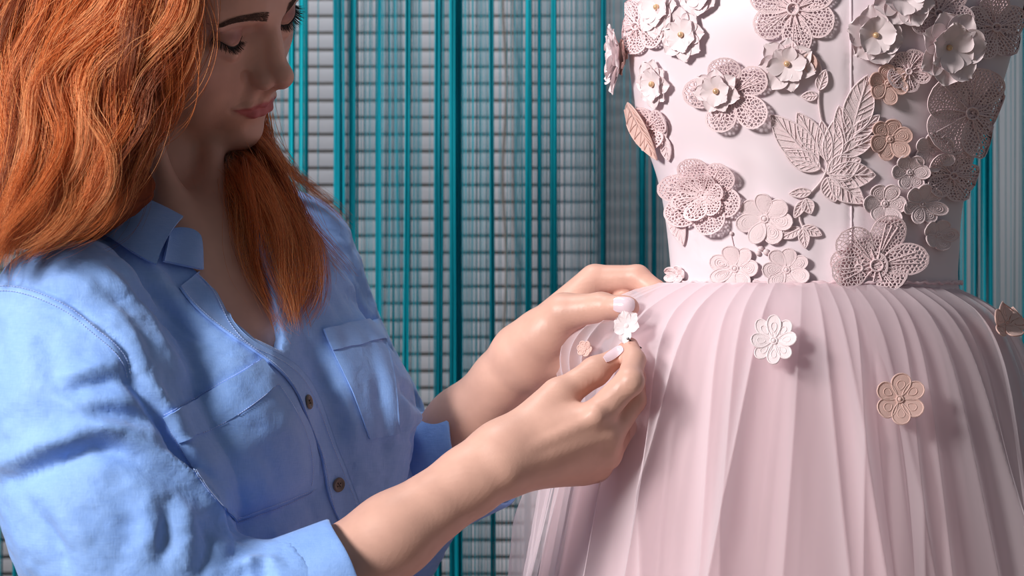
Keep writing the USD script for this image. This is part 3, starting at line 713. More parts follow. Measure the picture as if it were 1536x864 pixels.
# nails
def nail(px, py, ang, lx, ly, surf, lift=0.0006):
    """A nail plate laid on the fingertip: centre, direction in the picture (degrees), length and width in pixels."""
    a = math.radians(ang); n1, n2 = 13, 11
    u, v = np.meshgrid(np.linspace(-1, 1, n1), np.linspace(-1, 1, n2), indexing='ij')
    # rounded plate: width narrows at both ends
    wv = ly / 2 * np.sqrt(np.clip(1 - np.abs(u) ** 3.2 * 0.55, 0, 1)); uu = u * lx / 2 * (1 - 0.10 * v ** 2 * (u > 0))
    X = px + uu * math.cos(a) - v * wv * math.sin(a); Y = py + uu * math.sin(a) + v * wv * math.cos(a)
    P, N = surf.hit(X, Y)
    return sheet(P, N, n1, n2, 0.0005, lift - 0.0003)
obj('fingernail', nail(936, 457.5, 2, 31, 22, bodys), M['nail'], woman, label='pale pink thumbnail of the hand behind')
obj('fingernail', nail(921, 531, -33, 34, 13, bodys), M['nail'], woman, label='pale pink thumbnail of the front hand')
# ------------------------------------------------------------------ the shirt
shirt_f = Field()
SH = shirt_f
SH.cone(SR + [0, 0, -.004], NB - TU * 0.024 - TF * 0.012, 0.058, 0.060, 0.03)
SH.cone(SL + [0, 0, -.004], NB - TU * 0.024 - TF * 0.012, 0.057, 0.060, 0.03)
SH.ell(CH, (0.110, 0.152, 0.172), TM, 0.04)
SH.cone(NOTCH - TF * 0.028 - TL * 0.06 - TU * .012, NOTCH - TF * 0.028 + TL * 0.06 - TU * .012, 0.036, 0.036, 0.03)
for s in (-1, 1):
    bc = CH + TF * 0.064 + TL * 0.066 * s - TU * 0.006
    SH.ball(bc, 0.062, 0.03)
    SH.cone(bc, bc - TU * 0.23 - TF * 0.018, 0.060, 0.066, 0.035)
SH.cone(CH - TU * 0.06, HIP, 0.105, 0.122, 0.04)
SH.cone(HIP - TL * 0.06 - TU * .03, HIP + TL * 0.06 - TU * .03, 0.122, 0.122, 0.03)
# near sleeve, rolled up on the forearm
CUR = W(530, 864, -0.100); fdr = (WRR - ELR) / np.linalg.norm(WRR - ELR)
SH.chain([SR + [-.004, 0, .0], W(128, 600, -0.096), W(176, 770, -0.102), W(236, 915, -0.112), W(316, 985, -0.116)], [0.058, 0.0745, 0.0790, 0.0720, 0.056], 0.008)
SH.chain([W(310, 980, -0.116), W(400, 930, -0.110), W(462, 890, -0.106)], [0.056, 0.0490, 0.0435], 0.02)
# far sleeve
CUL = W(722, 678, 0.112); fdl = CUL - W(575, 748, 0.165); fdl /= np.linalg.norm(fdl)
SH.chain([SL, W(520, 640, 0.235), ELL + [0.004, 0, 0.002]], [0.056, 0.062, 0.056], 0.02)
SH.chain([ELL + [0.004, 0, 0.002], W(600, 728, .165), CUL - fdl * 0.045], [0.056, 0.056, 0.047], 0.02)
def past(c, n, R=0.058):
    """Everything beyond the plane through c, within reach R."""
    n = n / np.linalg.norm(n)
    return (lambda p: np.maximum((c - p) @ n, np.linalg.norm(p - c, axis=1) - R), c, R)
# the open neck: a wedge between the two front edges
wd = TF * 0.75 + np.array([0, -0.62, 0.22]); wd /= np.linalg.norm(wd)
wa = np.cross([0, 0, 1.0], wd); wa /= np.linalg.norm(wa); wb = np.cross(wd, wa)
edge_px = [(262, 330), (290, 398), (322, 432), (344, 478), (376, 510), (414, 529), (421, 505), (413, 455), (402, 400), (392, 300), (330, 250)]
ep, _ = bodys.hit([a for a, b in edge_px[:7]], [b for a, b in edge_px[:7]])
ep = np.vstack([ep, [W(a, b, float(ep[6][1]) + 0.004 * i) for i, (a, b) in enumerate(edge_px[7:])]]) + np.array([0, -.010, 0]); WPOLY = np.stack([ep @ wa, ep @ wb], 1)
def poly_sd(q, P):
    d = np.full(len(q), 1e9); ins = np.zeros(len(q), bool); n = len(P)
    for i in range(n):
        a, b = P[i], P[(i + 1) % n]; e = b - a; w = q - a
        h = np.clip((w @ e) / (e @ e), 0, 1); d = np.minimum(d, ((w - h[:, None] * e) ** 2).sum(1))
        c = ((a[1] <= q[:, 1]) != (b[1] <= q[:, 1])) & (q[:, 0] < (b[0] - a[0]) * (q[:, 1] - a[1]) / (b[1] - a[1] + 1e-15) + a[0])
        ins ^= c
    return np.sqrt(d) * np.where(ins, -1, 1)
wc = ep[:6].mean(0)
SH.add(lambda p: np.maximum(poly_sd(np.stack([p @ wa, p @ wb], 1), WPOLY), (wc - p) @ wd - 0.05), wc, 0.16, 0.002, 's')
for c, n in ((W(480, 886, -.104), fdr), (CUL - fdl * 0.040, fdl)):
    SH.add(*past(c, n), 0.002, 's')
sv, sf = SH.mesh(0.0026, np.array([-0.56, -0.26, 0.66]), np.array([0.08, 0.36, 1.36]))
sn = normals(sv, sf)
if ((sn * (sv - CH)).sum(1)).mean() < 0: sf = sf[:, ::-1]; sn = -sn
ss = Surf(sv, sf)
folds = [
    # armhole seam and the deep valley between arm and chest
    ([(-20, 424), (30, 426), (70, 438), (107, 456), (145, 486), (183, 518), (199, 556)], -0.0022, 0.0028),
    ([(0, 432), (60, 444), (110, 472), (150, 505), (185, 545)], 0.0022, 0.005),
    ([(190, 540), (215, 588), (252, 636), (279, 685), (311, 716), (344, 776), (352, 830)], -0.0085, 0.0075),
    ([(215, 560), (245, 605), (280, 655), (305, 690)], 0.004, 0.007),
    # sleeve
    ([(-30, 705), (20, 690), (80, 663), (150, 648), (190, 655)], 0.0065, 0.010), ([(-10, 722), (40, 712), (100, 690), (150, 672), (200, 676)], -0.0060, 0.008),
    ([(70, 585), (110, 615), (156, 642), (231, 679), (290, 711), (325, 744)], 0.0045, 0.0065), ([(140, 655), (200, 690), (260, 722), (310, 760)], -0.0030, 0.008),
    ([(85, 570), (130, 556), (188, 545)], 0.0032, 0.006), ([(95, 590), (140, 578), (205, 572)], -0.0030, 0.005), ([(110, 607), (160, 600), (215, 604)], 0.0030, 0.006), ([(125, 625), (180, 624), (235, 634)], -0.0026, 0.005), ([(150, 632), (200, 645), (255, 665)], 0.0022, 0.005),
    ([(60, 500), (75, 540), (80, 600)], -0.0020, 0.008), ([(20, 480), (40, 540), (45, 610)], 0.0020, 0.012),
    ([(30, 742), (70, 790), (100, 864)], -0.0040, 0.008), ([(60, 745), (110, 790), (150, 860)], 0.0035, 0.012), ([(170, 720), (190, 770), (190, 830)], -0.0022, 0.009), ([(215, 735), (225, 780), (205, 850)], 0.0026, 0.010), ([(260, 745), (280, 790), (270, 850)], 0.0030, 0.010), ([(245, 760), (250, 800), (235, 850)], -0.0025, 0.006),
    ([(325, 735), (345, 790), (352, 840)], 0.0040, 0.008), ([(300, 790), (312, 830), (295, 864)], -0.0026, 0.006), ([(270, 700), (310, 735), (335, 770)], 0.0036, 0.007),
    ([(362, 850), (390, 842), (420, 846)], 0.0030, 0.005), ([(356, 862), (380, 858), (405, 868)], -0.0030, 0.004), ([(396, 836), (402, 868)], -0.0022, 0.004), ([(375, 840), (378, 866)], 0.0022, 0.004),
    # front, hanging from the shoulder
    ([(147, 350), (175, 371), (209, 409), (254, 465), (300, 507)], -0.0046, 0.0050), ([(155, 335), (200, 372), (240, 420), (300, 480), (350, 512)], 0.0034, 0.0080),
    ([(60, 402), (110, 412), (160, 446), (200, 498), (228, 560)], 0.0034, 0.011), ([(120, 388), (170, 420), (215, 470), (260, 540)], 0.0030, 0.009), ([(105, 398), (150, 428), (195, 478), (235, 550)], -0.0026, 0.007), ([(170, 395), (220, 450), (290, 530)], -0.0024, 0.007),
    ([(250, 540), (300, 552), (370, 540)], 0.0020, 0.010), ([(240, 575), (290, 590)], -0.0022, 0.008),
    ([(285, 640), (300, 690), (330, 720)], -0.003, 0.010), ([(320, 660), (350, 720), (370, 770)], 0.0028, 0.012), ([(370, 640), (400, 690), (420, 745)], -0.0018, 0.010), ([(420, 610), (440, 660), (450, 720)], 0.0018, 0.010),
    ([(330, 790), (400, 775), (470, 745)], -0.0034, 0.010), ([(340, 815), (410, 800), (490, 770)], 0.0034, 0.012), ([(460, 760), (480, 800), (500, 840)], -0.0024, 0.008),
    # far front
    ([(468, 470), (500, 520), (520, 600), (540, 720)], 0.0028, 0.010), ([(440, 480), (480, 560), (510, 640), (530, 730)], -0.0022, 0.008), ([(545, 500), (565, 560), (575, 640), (580, 730)], -0.0024, 0.008), ([(560, 520), (585, 590), (594, 660)], 0.0024, 0.009), ([(500, 400), (530, 440), (560, 500)], 0.0024, 0.010), ([(470, 400), (500, 450), (530, 500)], -0.0022, 0.008),
    # far sleeve
    ([(600, 575), (625, 600), (645, 612)], -0.0034, 0.006), ([(604, 610), (630, 628), (655, 618)], 0.0034, 0.007), ([(598, 640), (620, 655), (640, 640)], -0.0030, 0.006), ([(605, 690), (640, 680), (670, 700)], -0.0026, 0.007), ([(600, 590), (612, 640), (612, 700)], 0.0026, 0.007),
]
sv = strokes(sv, sn, folds, ss)
q = sv * 1.0
cr = (meshkit.fbm(q * np.array([30, 30, 44]), 3, 5) - 0.5) * 0.0050 + (meshkit.fbm(q * np.array([90, 90, 75]) + 9, 3, 6) - 0.5) * 0.0030
edge_fade = np.clip(np.abs(poly_sd(np.stack([sv @ wa, sv @ wb], 1), WPOLY)) / 0.01, 0, 1)
sv = sv + sn * (cr * edge_fade)[:, None]
shirt = f'{woman}/shirt'
obj('shirt', (sv, sf), M['shirt'], woman, smooth=True, label='blue chambray shirt with rolled sleeves')
ss = Surf(sv, sf)
def between(la, lb, nu, nv):
    """Pixel grid between two polylines."""
    A, B = smooth_path(np.array(la, float), nu), smooth_path(np.array(lb, float), nu)
    t = np.linspace(0, 1, nv)[None, :, None]
    return A[:, None] * (1 - t) + B[:, None] * t
def patch(la, lb, nu, nv, thick, lift=0.0002, bulge=0.0, surf=None):
    G = between(la, lb, nu, nv); P, N = (surf or ss).hit(G[..., 0], G[..., 1])
    # smooth the base a little so that the patch lies like cloth
    for _ in range(2):
        P[1:-1, 1:-1] = (P[1:-1, 1:-1] * 2 + P[:-2, 1:-1] + P[2:, 1:-1] + P[1:-1, :-2] + P[1:-1, 2:]) / 6
    if bulge:
        u, v = np.meshgrid(np.linspace(0, 1, nu), np.linspace(0, 1, nv), indexing='ij'); P = P + N * (bulge * np.sin(np.pi * u) * np.sin(np.pi * v))[..., None]
    return sheet(P, N, nu, nv, thick, lift)
def stitch(line, n, surf, lift, r=0.00032, dash=True):
    q = smooth_path(np.array(line, float), n * 3); P, N = surf.hit(q[:, 0], q[:, 1]); P = P + N * lift
    if not dash: return tube(P, r, 5)
    return join([tube(P[3 * i:3 * i + 3], r, 4) for i in range(n)])
# placket with its buttons
plL = [(268, 432), (300, 470), (345, 505), (385, 532), (420, 560), (446, 596), (459, 630), (479, 682), (492, 746), (516, 800), (528, 830)]
plR = [(298, 408), (324, 436), (347, 482), (378, 514), (414, 532), (447, 554), (474, 592), (500, 660), (526, 724), (545, 776), (556, 800)]
pl = patch(plL, plR, 80, 14, 0.0018, 0.0006)
pk = obj('placket', pl, M['shirt'], shirt, smooth=50)
pls = Surf(np.vstack([sv, pl[0]]), np.vstack([sf, pl[1] + len(sv)]))
for cx_, cy_ in ((462, 603), (507, 727)):
    P, N = pls.hit(cx_, cy_); P, N = P.reshape(3), N.reshape(3)
    R_ = trimesh.geometry.align_vectors([0, 0, 1], N)[:3, :3]
    prof = [(0.00001, 0.0011), (0.0030, 0.0011), (0.0036, 0.0018), (0.0046, 0.0021), (0.0053, 0.0016), (0.0056, 0.0008), (0.0052, 0.0), (0.00001, 0.0)]
    v, f = lathe(prof[::-1], 36); bt = f'{shirt}'
    b_ = obj('button', (v @ R_.T + P + N * 0.0002, f), M['button'], shirt, smooth=40, label='grey brown four-hole button')
    hs = [trimesh.creation.cylinder(0.00055, 0.0003, sections=10) for _ in range(4)]  # black discs paint the dark inside the four holes
    for h_, (a, b) in zip(hs, ((1, 1), (1, -1), (-1, 1), (-1, -1))): h_.apply_translation([a * 0.0012, b * 0.0012, 0.00125])
    v, f = join(hs + [tube([[-.0012, -.0012, .0014], [.0012, .0012, .0014]], .0003, 5)])
    buttons_hole = (v @ R_.T + P + N * 0.0002, f)
    obj('button_holes_and_thread', buttons_hole, M['form'], shirt)
# pockets
p1a = [(246, 627), (262, 655), (279, 687), (300, 718), (322, 746), (352, 782)]
p1b = [(391, 543), (424, 577), (446, 608), (462, 638), (475, 690), (474, 733)]
pa = patch(p1a, p1b, 46, 46, 0.0014, 0.0005, 0.0016)
obj('chest_pocket', pa, M['shirt'], shirt, smooth=50)
p1h = patch([(245, 625), (303, 594), (350, 567), (391, 541)], [(268, 664), (330, 636), (375, 608), (416, 574)], 44, 10, 0.0016, 0.0020, surf=ss)
obj('pocket_hem', p1h, M['shirt'], shirt, smooth=50)
pas = Surf(np.vstack([sv, pa[0], p1h[0], pl[0]]), np.vstack([sf, pa[1] + len(sv), p1h[1] + len(sv) + len(pa[0]), pl[1] + len(sv) + len(pa[0]) + len(p1h[0])]))
p2a = [(484, 496), (506, 542), (524, 580), (538, 616), (553, 658)]
p2b = [(566, 479), (580, 520), (589, 560), (595, 610), (598, 650)]
pb_ = patch(p2a, p2b, 30, 22, 0.0014, 0.0005, 0.001)
obj('chest_pocket', pb_, M['shirt'], shirt, smooth=50)
obj('pocket_hem', patch([(483, 495), (520, 488), (566, 478)], [(498, 527), (533, 520), (576, 509)], 22, 8, 0.0014, 0.0018), M['shirt'], shirt, smooth=50)
st = [([(246, 622), (303, 591), (350, 564), (392, 539)], 46, .0012), ([(303, 650), (340, 632), (380, 606), (414, 578)], 36, .0012), ([(398, 552), (422, 583), (443, 616), (458, 650), (468, 700), (466, 728)], 60, .001), ([(470, 736), (440, 752), (400, 768), (356, 784)], 36, .001),
      ([(463, 737), (436, 748), (398, 762), (356, 778)], 36, .001), ([(250, 632), (280, 690), (322, 748)], 40, .001), ([(272, 430), (304, 468), (348, 502), (388, 529), (424, 558), (449, 594), (463, 630), (483, 682), (496, 744), (518, 796)], 110, .0008),
      ([(294, 412), (321, 440), (344, 485), (375, 518), (412, 536), (444, 558), (470, 596), (496, 662), (522, 726), (540, 774)], 110, .0008),
      ([(-5, 430), (30, 432), (68, 444), (104, 462), (142, 492), (179, 524), (195, 560)], 60, .0005), ([(-5, 437), (30, 439), (66, 451), (101, 469), (138, 499), (173, 530), (190, 566)], 60, .0005),
      ([(490, 502), (511, 545), (542, 620), (556, 656)], 40, .001), ([(498, 527), (533, 520), (572, 511)], 20, .001)]
obj('stitching', join([stitch(l, n, pas, lf) for l, n, lf in st]), M['seam'], shirt, smooth=False, kind='stuff')
# rolled cuffs: a flat band turned back on each sleeve, open at the end
def cuff(c0, c1, r0, r1, squash, ax, name, lab, ripple=0.0008, seed=1):
    d = (c1 - c0) / np.linalg.norm(c1 - c0); a = np.asarray(ax, float); a = a - d * (a @ d); a /= np.linalg.norm(a); b = np.cross(d, a)
    n = 96; an = np.arange(n) * 2 * np.pi / n; rg = np.random.default_rng(seed)
    def ring(t, r, dr=0.0):
        w = ripple * (np.sin(an * 3 + seed) + 0.6 * np.sin(an * 7 + 2 * seed + t * 2))
        return c0 + d * (t * np.linalg.norm(c1 - c0) + 0.0008 * np.sin(an * 4 + seed))[:, None] + ((r + w + dr) * squash * np.cos(an))[:, None] * a + ((r + w + dr) * np.sin(an))[:, None] * b
    rs = [ring(0.12, r0, -.006), ring(0.02, r0, -.0015), ring(0.0, r0), ring(0.03, r0, .0012)] + [ring(t, r0 + (r1 - r0) * t, .0014) for t in np.linspace(0.1, 0.9, 8)] + [ring(.975, r1, .0013), ring(1.0, r1, .0002), ring(.99, r1, -.0016), ring(.9, r1, -.0022), ring(.55, r1, -.0045)]
    V = np.stack(rs, 1).reshape(-1, 3); F = grid_faces(n, len(rs), True)
    if ((normals(V, F)[len(rs) // 2::len(rs)]) * (V[len(rs) // 2::len(rs)] - (c0 + c1) / 2)).sum() < 0: F = F[:, ::-1]
    return obj(name, (V, F), M['shirt'], shirt, smooth=50, label=lab)
cuff(W(436, 906, -.107), CUR, .0465, .0425, 1.0, [0, 1, 0], 'rolled_cuff', 'rolled cuff of the near sleeve', seed=3)
cuff(CUL - fdl * 0.056, CUL + fdl * .002, .0475, .0460, 0.86, [0, 1, 0], 'rolled_cuff', 'rolled cuff of the far sleeve', seed=5)
# collar: leaf folded over the stand, the far half mirrored about the neck
both = Surf(np.vstack([sv, BVv]), np.vstack([sf, BFf + len(sv)]))
top_px = [(120, 290), (160, 282), (198, 291), (235, 312), (272, 337)]
bot_px = [(95, 330), (120, 340), (155, 354), (192, 378), (231, 402)]
Gt = smooth_path(np.array(top_px, float), 30); Gb = smooth_path(np.array(bot_px, float), 30)
Pt, Nt = both.hit(Gt[:, 0], Gt[:, 1]); Pb, Nb = ss.hit(Gb[:, 0], Gb[:, 1])
kk = np.linspace(0, 1, 30)[:, None]
Pt = Pt + Nt * (0.006 + 0.002 * kk); Pb = Pb + Nb * 0.0035
for _ in range(6):
    Pt[1:-1] = (Pt[:-2] + 2 * Pt[1:-1] + Pt[2:]) / 4; Pb[1:-1] = (Pb[:-2] + 2 * Pb[1:-1] + Pb[2:]) / 4
tv = np.linspace(0, 1, 16)
out = np.array([-0.25, -1.0, 0.5]); out /= np.linalg.norm(out)
leafP = Pt[:, None] * (1 - tv)[None, :, None] + Pb[:, None] * tv[None, :, None] + out * (np.sin(np.pi * tv) ** 0.8 * 0.005)[None, :, None]
lf_ = leafP.reshape(-1, 3); lN = normals(lf_, grid_faces(30, 16)); lN = lN * np.sign((lN @ out).mean())
leaf = sheet(lf_, lN, 30, 16, 0.0018, 0)
obj('collar_leaf', leaf, M['shirt'], shirt, smooth=60)
def mirror(vf): v, f = vf; return v - 2 * ((v - NB) @ TL)[:, None] * TL + TF * 0.0, f[:, ::-1]
obj('collar_leaf', mirror(leaf), M['shirt'], shirt, smooth=60)
# stand: runs round the neck inside the leaf and ends at the open front
an = np.linspace(0, 1, 60)
Ps, Ns = both.hit([252, 272, 290, 299], [352, 348, 352, 362]); Pq, Nq = both.hit([238, 262, 282, 299], [398, 402, 406, 408])
G0 = smooth_path(Ps + Ns * 0.0035, 20); G1 = smooth_path(Pq + Nq * 0.004, 20)
sP = G0[:, None] * (1 - tv)[None, :, None] + G1[:, None] * tv[None, :, None]; sP = sP.reshape(-1, 3)
sN = normals(sP, grid_faces(20, 16)); sN = sN * np.sign((sN @ out).mean())
obj('collar_stand', sheet(sP, sN, 20, 16, 0.002, 0), M['shirt'], shirt, smooth=60)
obj('stitching', join([stitch([(200, 300), (234, 320), (264, 342)], 24, Surf(*leaf), .0004), stitch([(264, 346), (248, 370), (232, 395)], 20, Surf(*leaf), .0004), stitch([(110, 335), (155, 349), (192, 373), (226, 396)], 40, Surf(*leaf), .0004)]), M['seam'], shirt, smooth=False, kind='stuff')
# ------------------------------------------------------------------ hair: locks along guides, each lock many strands
skin_shirt = Surf(np.vstack([sv, BVv]), np.vstack([sf, BFf + len(sv)]))
hair_rng = np.random.default_rng(21)
NP = 24
def guide(roots, px, ys, clamp_from=None, gap=0.006):
    """A guide line: root points on the scalp, then (pixel, depth) points."""
    px = np.array(px, float); ys = np.interp(np.linspace(0, 1, len(px)), np.linspace(0, 1, len(ys)), ys)
    if clamp_from is not None:
        P, _ = skin_shirt.hit(px[:, 0], px[:, 1]); d = P[:, 1]
        for i in range(len(px)):
            if px[i, 1] > clamp_from and np.isfinite(d[i]): ys[i] = min(ys[i], d[i] - gap)
    pts = list(roots) + [W(a, b, y) for (a, b), y in zip(px, ys)]
    return smooth_path(np.array(pts), 60)
near_px = [
    [(258, -40), (266, 40), (264, 100), (246, 150), (214, 195), (188, 245), (174, 290), (158, 325)],
    [(268, -40), (262, 30), (240, 80), (214, 130), (212, 185), (190, 240), (176, 290), (132, 332), (85, 352)],
    [(238, -40), (215, 30), (180, 80), (156, 120), (150, 170), (165, 220), (167, 275), (130, 325), (60, 352)],
    [(198, -40), (170, 20), (130, 70), (106, 120), (112, 180), (126, 230), (115, 285), (85, 330), (30, 368)],
    [(150, -40), (120, 30), (85, 80), (70, 140), (84, 200), (80, 260), (60, 320), (12, 378)],
    [(100, -40), (70, 30), (45, 90), (40, 150), (52, 210), (45, 270), (25, 330), (-12, 402)],
    [(50, -40), (25, 40), (5, 100), (8, 170), (15, 230), (0, 300), (-20, 360), (-42, 412)],
    [(0, -40), (-30, 50), (-45, 120), (-40, 200), (-35, 280), (-60, 390)],
    [(-40, -40), (-75, 60), (-95, 150), (-85, 240), (-100, 380)],
]
near_y = [(-.080, -.090, -.090, -.090), (-.092, -.105, -.100, -.118), (-.082, -.098, -.112, -.132), (-.082, -.100, -.118, -.142), (-.074, -.094, -.118, -.150), (-.058, -.082, -.112, -.150), (-.036, -.060, -.095, -.140), (-.010, -.035, -.07, -.10), (.03, .0, -.03, -.06)]
nearG = []
for i, (p, y) in enumerate(zip(near_px, near_y)):
    fr = -28 - 15 * i
    nearG.append(guide([hd(fr, -4, 108 - 0.010 * (fr + 60) ** 2 * .6), hd(fr - 4, -42, 100 - 0.009 * (fr + 60) ** 2 * .6), hd(fr - 6, -70, 62 - 0.2 * i)], p, y, -200, 0.012 if i < 2 else 0.024))
far_px = [
    [(334, 246), (336, 290), (340, 340), (348, 390), (366, 430), (406, 466)],
    [(344, 242), (350, 285), (358, 345), (368, 400), (390, 442), (430, 490)],
    [(356, 238), (374, 285), (394, 345), (402, 405), (424, 458), (436, 505)],
    [(374, 232), (398, 275), (424, 325), (446, 385), (446, 440), (418, 486)],
    [(384, 206), (414, 262), (444, 318), (468, 375), (470, 420), (450, 480)],
]
far_y = [(.080, .03, .0), (.085, .04, .0), (.090, .05, .0), (.096, .06, .0), (.105, .07, .0)]
farG = [guide([hd(-45 - 9 * i, 4, 108), hd(-48 - 9 * i, 46, 98), hd(-50 - 10 * i, 72, 50), hd(-64 - 7 * i, 74, 0), hd(-74 - 5 * i, 66, -50)], p, y, 258, 0.009) for i, (p, y) in enumerate(zip(far_px, far_y))]
wispG = [guide([hd(-75, 4, 108), hd(-80, 55, 92), hd(-85, 78, 45), hd(-88, 80, -20)], p, y) for p, y in (
    ([(392, 205), (418, 238), (450, 268), (492, 298), (531, 337)], (.15, .16, .17)), ([(396, 214), (424, 252), (462, 286), (500, 316), (528, 342)], (.15, .155, .165)),
    ([(400, 222), (430, 280), (466, 335), (504, 378), (533, 414)], (.13, .09, .055)), ([(394, 225), (424, 288), (452, 345), (486, 392), (512, 420)], (.12, .08, .04)))]
def locks(guides, n_locks, per, rad, layers, seedy, wave=0.0060, end_taper=0.35, tail=(0.86, 1.0), arange=None, back=np.array([0, 1.0, 0])):
    """Strands as an (n, NP, 3) array with the lock each belongs to."""
    G = np.array(guides); n = len(G); out, which = [], []
    t = np.linspace(0, 1, NP); ti = t * 59
    for k in range(n_locks):
        a = (k + hair_rng.uniform(0, 1)) / n_locks * (n - 1) if arange is None else hair_rng.uniform(*arange)
        i = min(int(a), n - 2); w = a - i
        base = G[i] * (1 - w) + G[i + 1] * w
        ly = layers[hair_rng.integers(len(layers))]
        c = np.stack([np.interp(ti, np.arange(60), base[:, j]) for j in range(3)], 1)
        tan = np.gradient(c, axis=0); tan /= np.linalg.norm(tan, axis=1, keepdims=True)
        e1 = np.cross(tan, back); e1 /= np.linalg.norm(e1, axis=1, keepdims=True) + 1e-9; e2 = np.cross(e1, tan)
        grow = np.clip(t * 2.2, 0, 1)
        ph = hair_rng.uniform(0, 6.28); fq = hair_rng.uniform(9, 14); amp = wave * hair_rng.uniform(.5, 1.4)
        c = c + back * (ly * grow)[:, None] + (e1 * np.sin(ph + fq * t)[:, None] + e2 * np.cos(ph * 1.7 + fq * .9 * t)[:, None]) * (amp * grow)[:, None]
        r0 = rad * hair_rng.uniform(.6, 1.3); prof = r0 * (0.55 + 0.6 * np.sin(np.pi * np.clip(t * 1.05, 0, 1)) ** .7) * (1 - (1 - end_taper) * t ** 3)
        m = int(per * hair_rng.uniform(.7, 1.3))
        th = hair_rng.uniform(0, 6.28, m); rr = np.sqrt(hair_rng.uniform(0, 1, m))
        tw = hair_rng.uniform(-1.2, 1.2)
        ang = th[:, None] + tw * t[None]
        L = hair_rng.uniform(*tail, m)
        fly = np.where(hair_rng.uniform(0, 1, m) < 0.06, 2.4, 1.0)
        jit = np.cumsum(hair_rng.normal(0, 0.00048, (m, NP, 3)), 1) * fly[:, None, None]
        S = c[None] + (np.cos(ang) * rr[:, None] * prof * fly[:, None])[..., None] * e1[None] + (np.sin(ang) * rr[:, None] * prof * .8 * fly[:, None])[..., None] * e2[None] + jit
        for q in range(m):
            tq = t * L[q]; out.append(np.stack([np.interp(tq, t, S[q, :, j]) for j in range(3)], 1))
        which += [k] * m
    return np.array(out), np.array(which)
def curves(name, S, wid, m, label):
    n = len(S); P = (S - origin_of(woman)).reshape(-1, 3)
    c = UsdGeom.BasisCurves.Define(stage, fresh(woman, name))
    c.CreateTypeAttr('linear'); c.CreateCurveVertexCountsAttr(Vt.IntArray.FromNumpy(np.full(n, NP, np.int32)))
    c.CreatePointsAttr(Vt.Vec3fArray.FromNumpy(P.astype(np.float32)))
    ww = np.tile(np.interp(np.linspace(0, 1, NP), [0, .7, 1], [1, .85, .25]), n) * wid
    c.CreateWidthsAttr(Vt.FloatArray.FromNumpy(ww.astype(np.float32))); c.SetWidthsInterpolation('vertex')
    UsdShade.MaterialBindingAPI.Apply(c.GetPrim()).Bind(m); tag(c, label)
    return c
s1, w1 = locks(nearG, 120, 92, 0.0098, (-.008, -.002, .006, .016, .028), 1, wave=.0085)
s1b, w1b = locks(nearG, 40, 80, 0.0085, (-.016, -.009), 2, wave=.010)
s1c, w1c = locks([g + np.array([0.0, 0, 0]) for g in nearG[:2]], 10, 26, 0.006, (0, .006), 5, tail=(.6, .95))
s2, w2 = locks(farG, 84, 62, 0.0075, (0, .006, .014, .024), 3, tail=(.78, 1.0), end_taper=.6)
def push_out(S, gap=0.0035):
    """Moves strand points that ended inside the body or the shirt out to its surface."""
    P = S.reshape(-1, 3)
    for fld in (body, SH, body):
        d = fld(P); i = np.nonzero((d < gap) & (P[:, 2] < 1.188))[0]
        if len(i):
            g, dd = fld.grad(P[i]); P[i] += g / (np.linalg.norm(g, axis=1, keepdims=True) + 1e-9) * np.clip(gap - dd, 0, .06)[:, None]
    return P.reshape(S.shape)
s2 = push_out(s2)
# far strands stay behind the face and the chin
up_ = s2.reshape(-1, 3); kk_ = np.nonzero(up_[:, 2] > 1.188)[0]; q_ = up_[kk_]; sc_ = CAM_D / (CAM_D + q_[:, 1]) / PX
fy_ = bodys.hit(768 + q_[:, 0] * sc_, 432 - (q_[:, 2] - CAM_Z) * sc_, fill=False)[0][:, 1]
bad_ = np.zeros(len(up_), bool); bad_[kk_] = np.isfinite(fy_) & (q_[:, 1] < fy_ + .002)
keep_ = ~bad_.reshape(len(s2), NP).any(1); s2, w2 = s2[keep_], w2[keep_]
s3, w3 = locks(wispG[:2], 5, 80, 0.0060, (0,), 4, wave=.001, tail=(.7, 1.0)); s4, w4 = locks(wispG[2:], 5, 80, 0.0055, (0, .004), 6, wave=.0015, tail=(.7, 1.0))
ALL = np.concatenate([s1, s1b, s1c, s2, s3, s4]); wh = np.concatenate([w1, w1b + 1000, w1c + 2000, w2 + 3000, w3 + 4000, w4 + 5000])
tone = np.array([hair_rng.choice(3, p=(.52, .26, .22)) for _ in range(6000)])[wh]
flip = hair_rng.uniform(0, 1, len(ALL)); tone = np.where(flip < .22, hair_rng.integers(0, 3, len(ALL)), tone)
for k, (nm, lab) in enumerate((('hair', 'copper red wavy hair'), ('hair_highlight', 'lighter copper strands'), ('hair_lowlight', 'darker auburn strands'))):
    curves(nm, ALL[tone == k], 0.00034, M['hair'][k], lab)
# the dense under layer beneath the strands, coloured dark for the shade between locks
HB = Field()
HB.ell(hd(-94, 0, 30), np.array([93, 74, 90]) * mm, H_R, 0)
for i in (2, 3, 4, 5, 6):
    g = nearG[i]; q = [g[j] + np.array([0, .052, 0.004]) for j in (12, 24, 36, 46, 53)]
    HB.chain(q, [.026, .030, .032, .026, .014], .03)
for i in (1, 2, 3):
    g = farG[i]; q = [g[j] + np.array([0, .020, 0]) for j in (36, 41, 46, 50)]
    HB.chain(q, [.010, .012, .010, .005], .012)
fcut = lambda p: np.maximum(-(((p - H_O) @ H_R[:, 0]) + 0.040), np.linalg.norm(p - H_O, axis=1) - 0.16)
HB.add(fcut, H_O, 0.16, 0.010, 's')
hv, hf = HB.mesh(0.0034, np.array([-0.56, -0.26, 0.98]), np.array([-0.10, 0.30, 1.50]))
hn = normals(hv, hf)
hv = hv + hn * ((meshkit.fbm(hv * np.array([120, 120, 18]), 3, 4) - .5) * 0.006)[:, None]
obj('hair_under_layer', (hv, hf), M['hair_base'], woman, smooth=True)
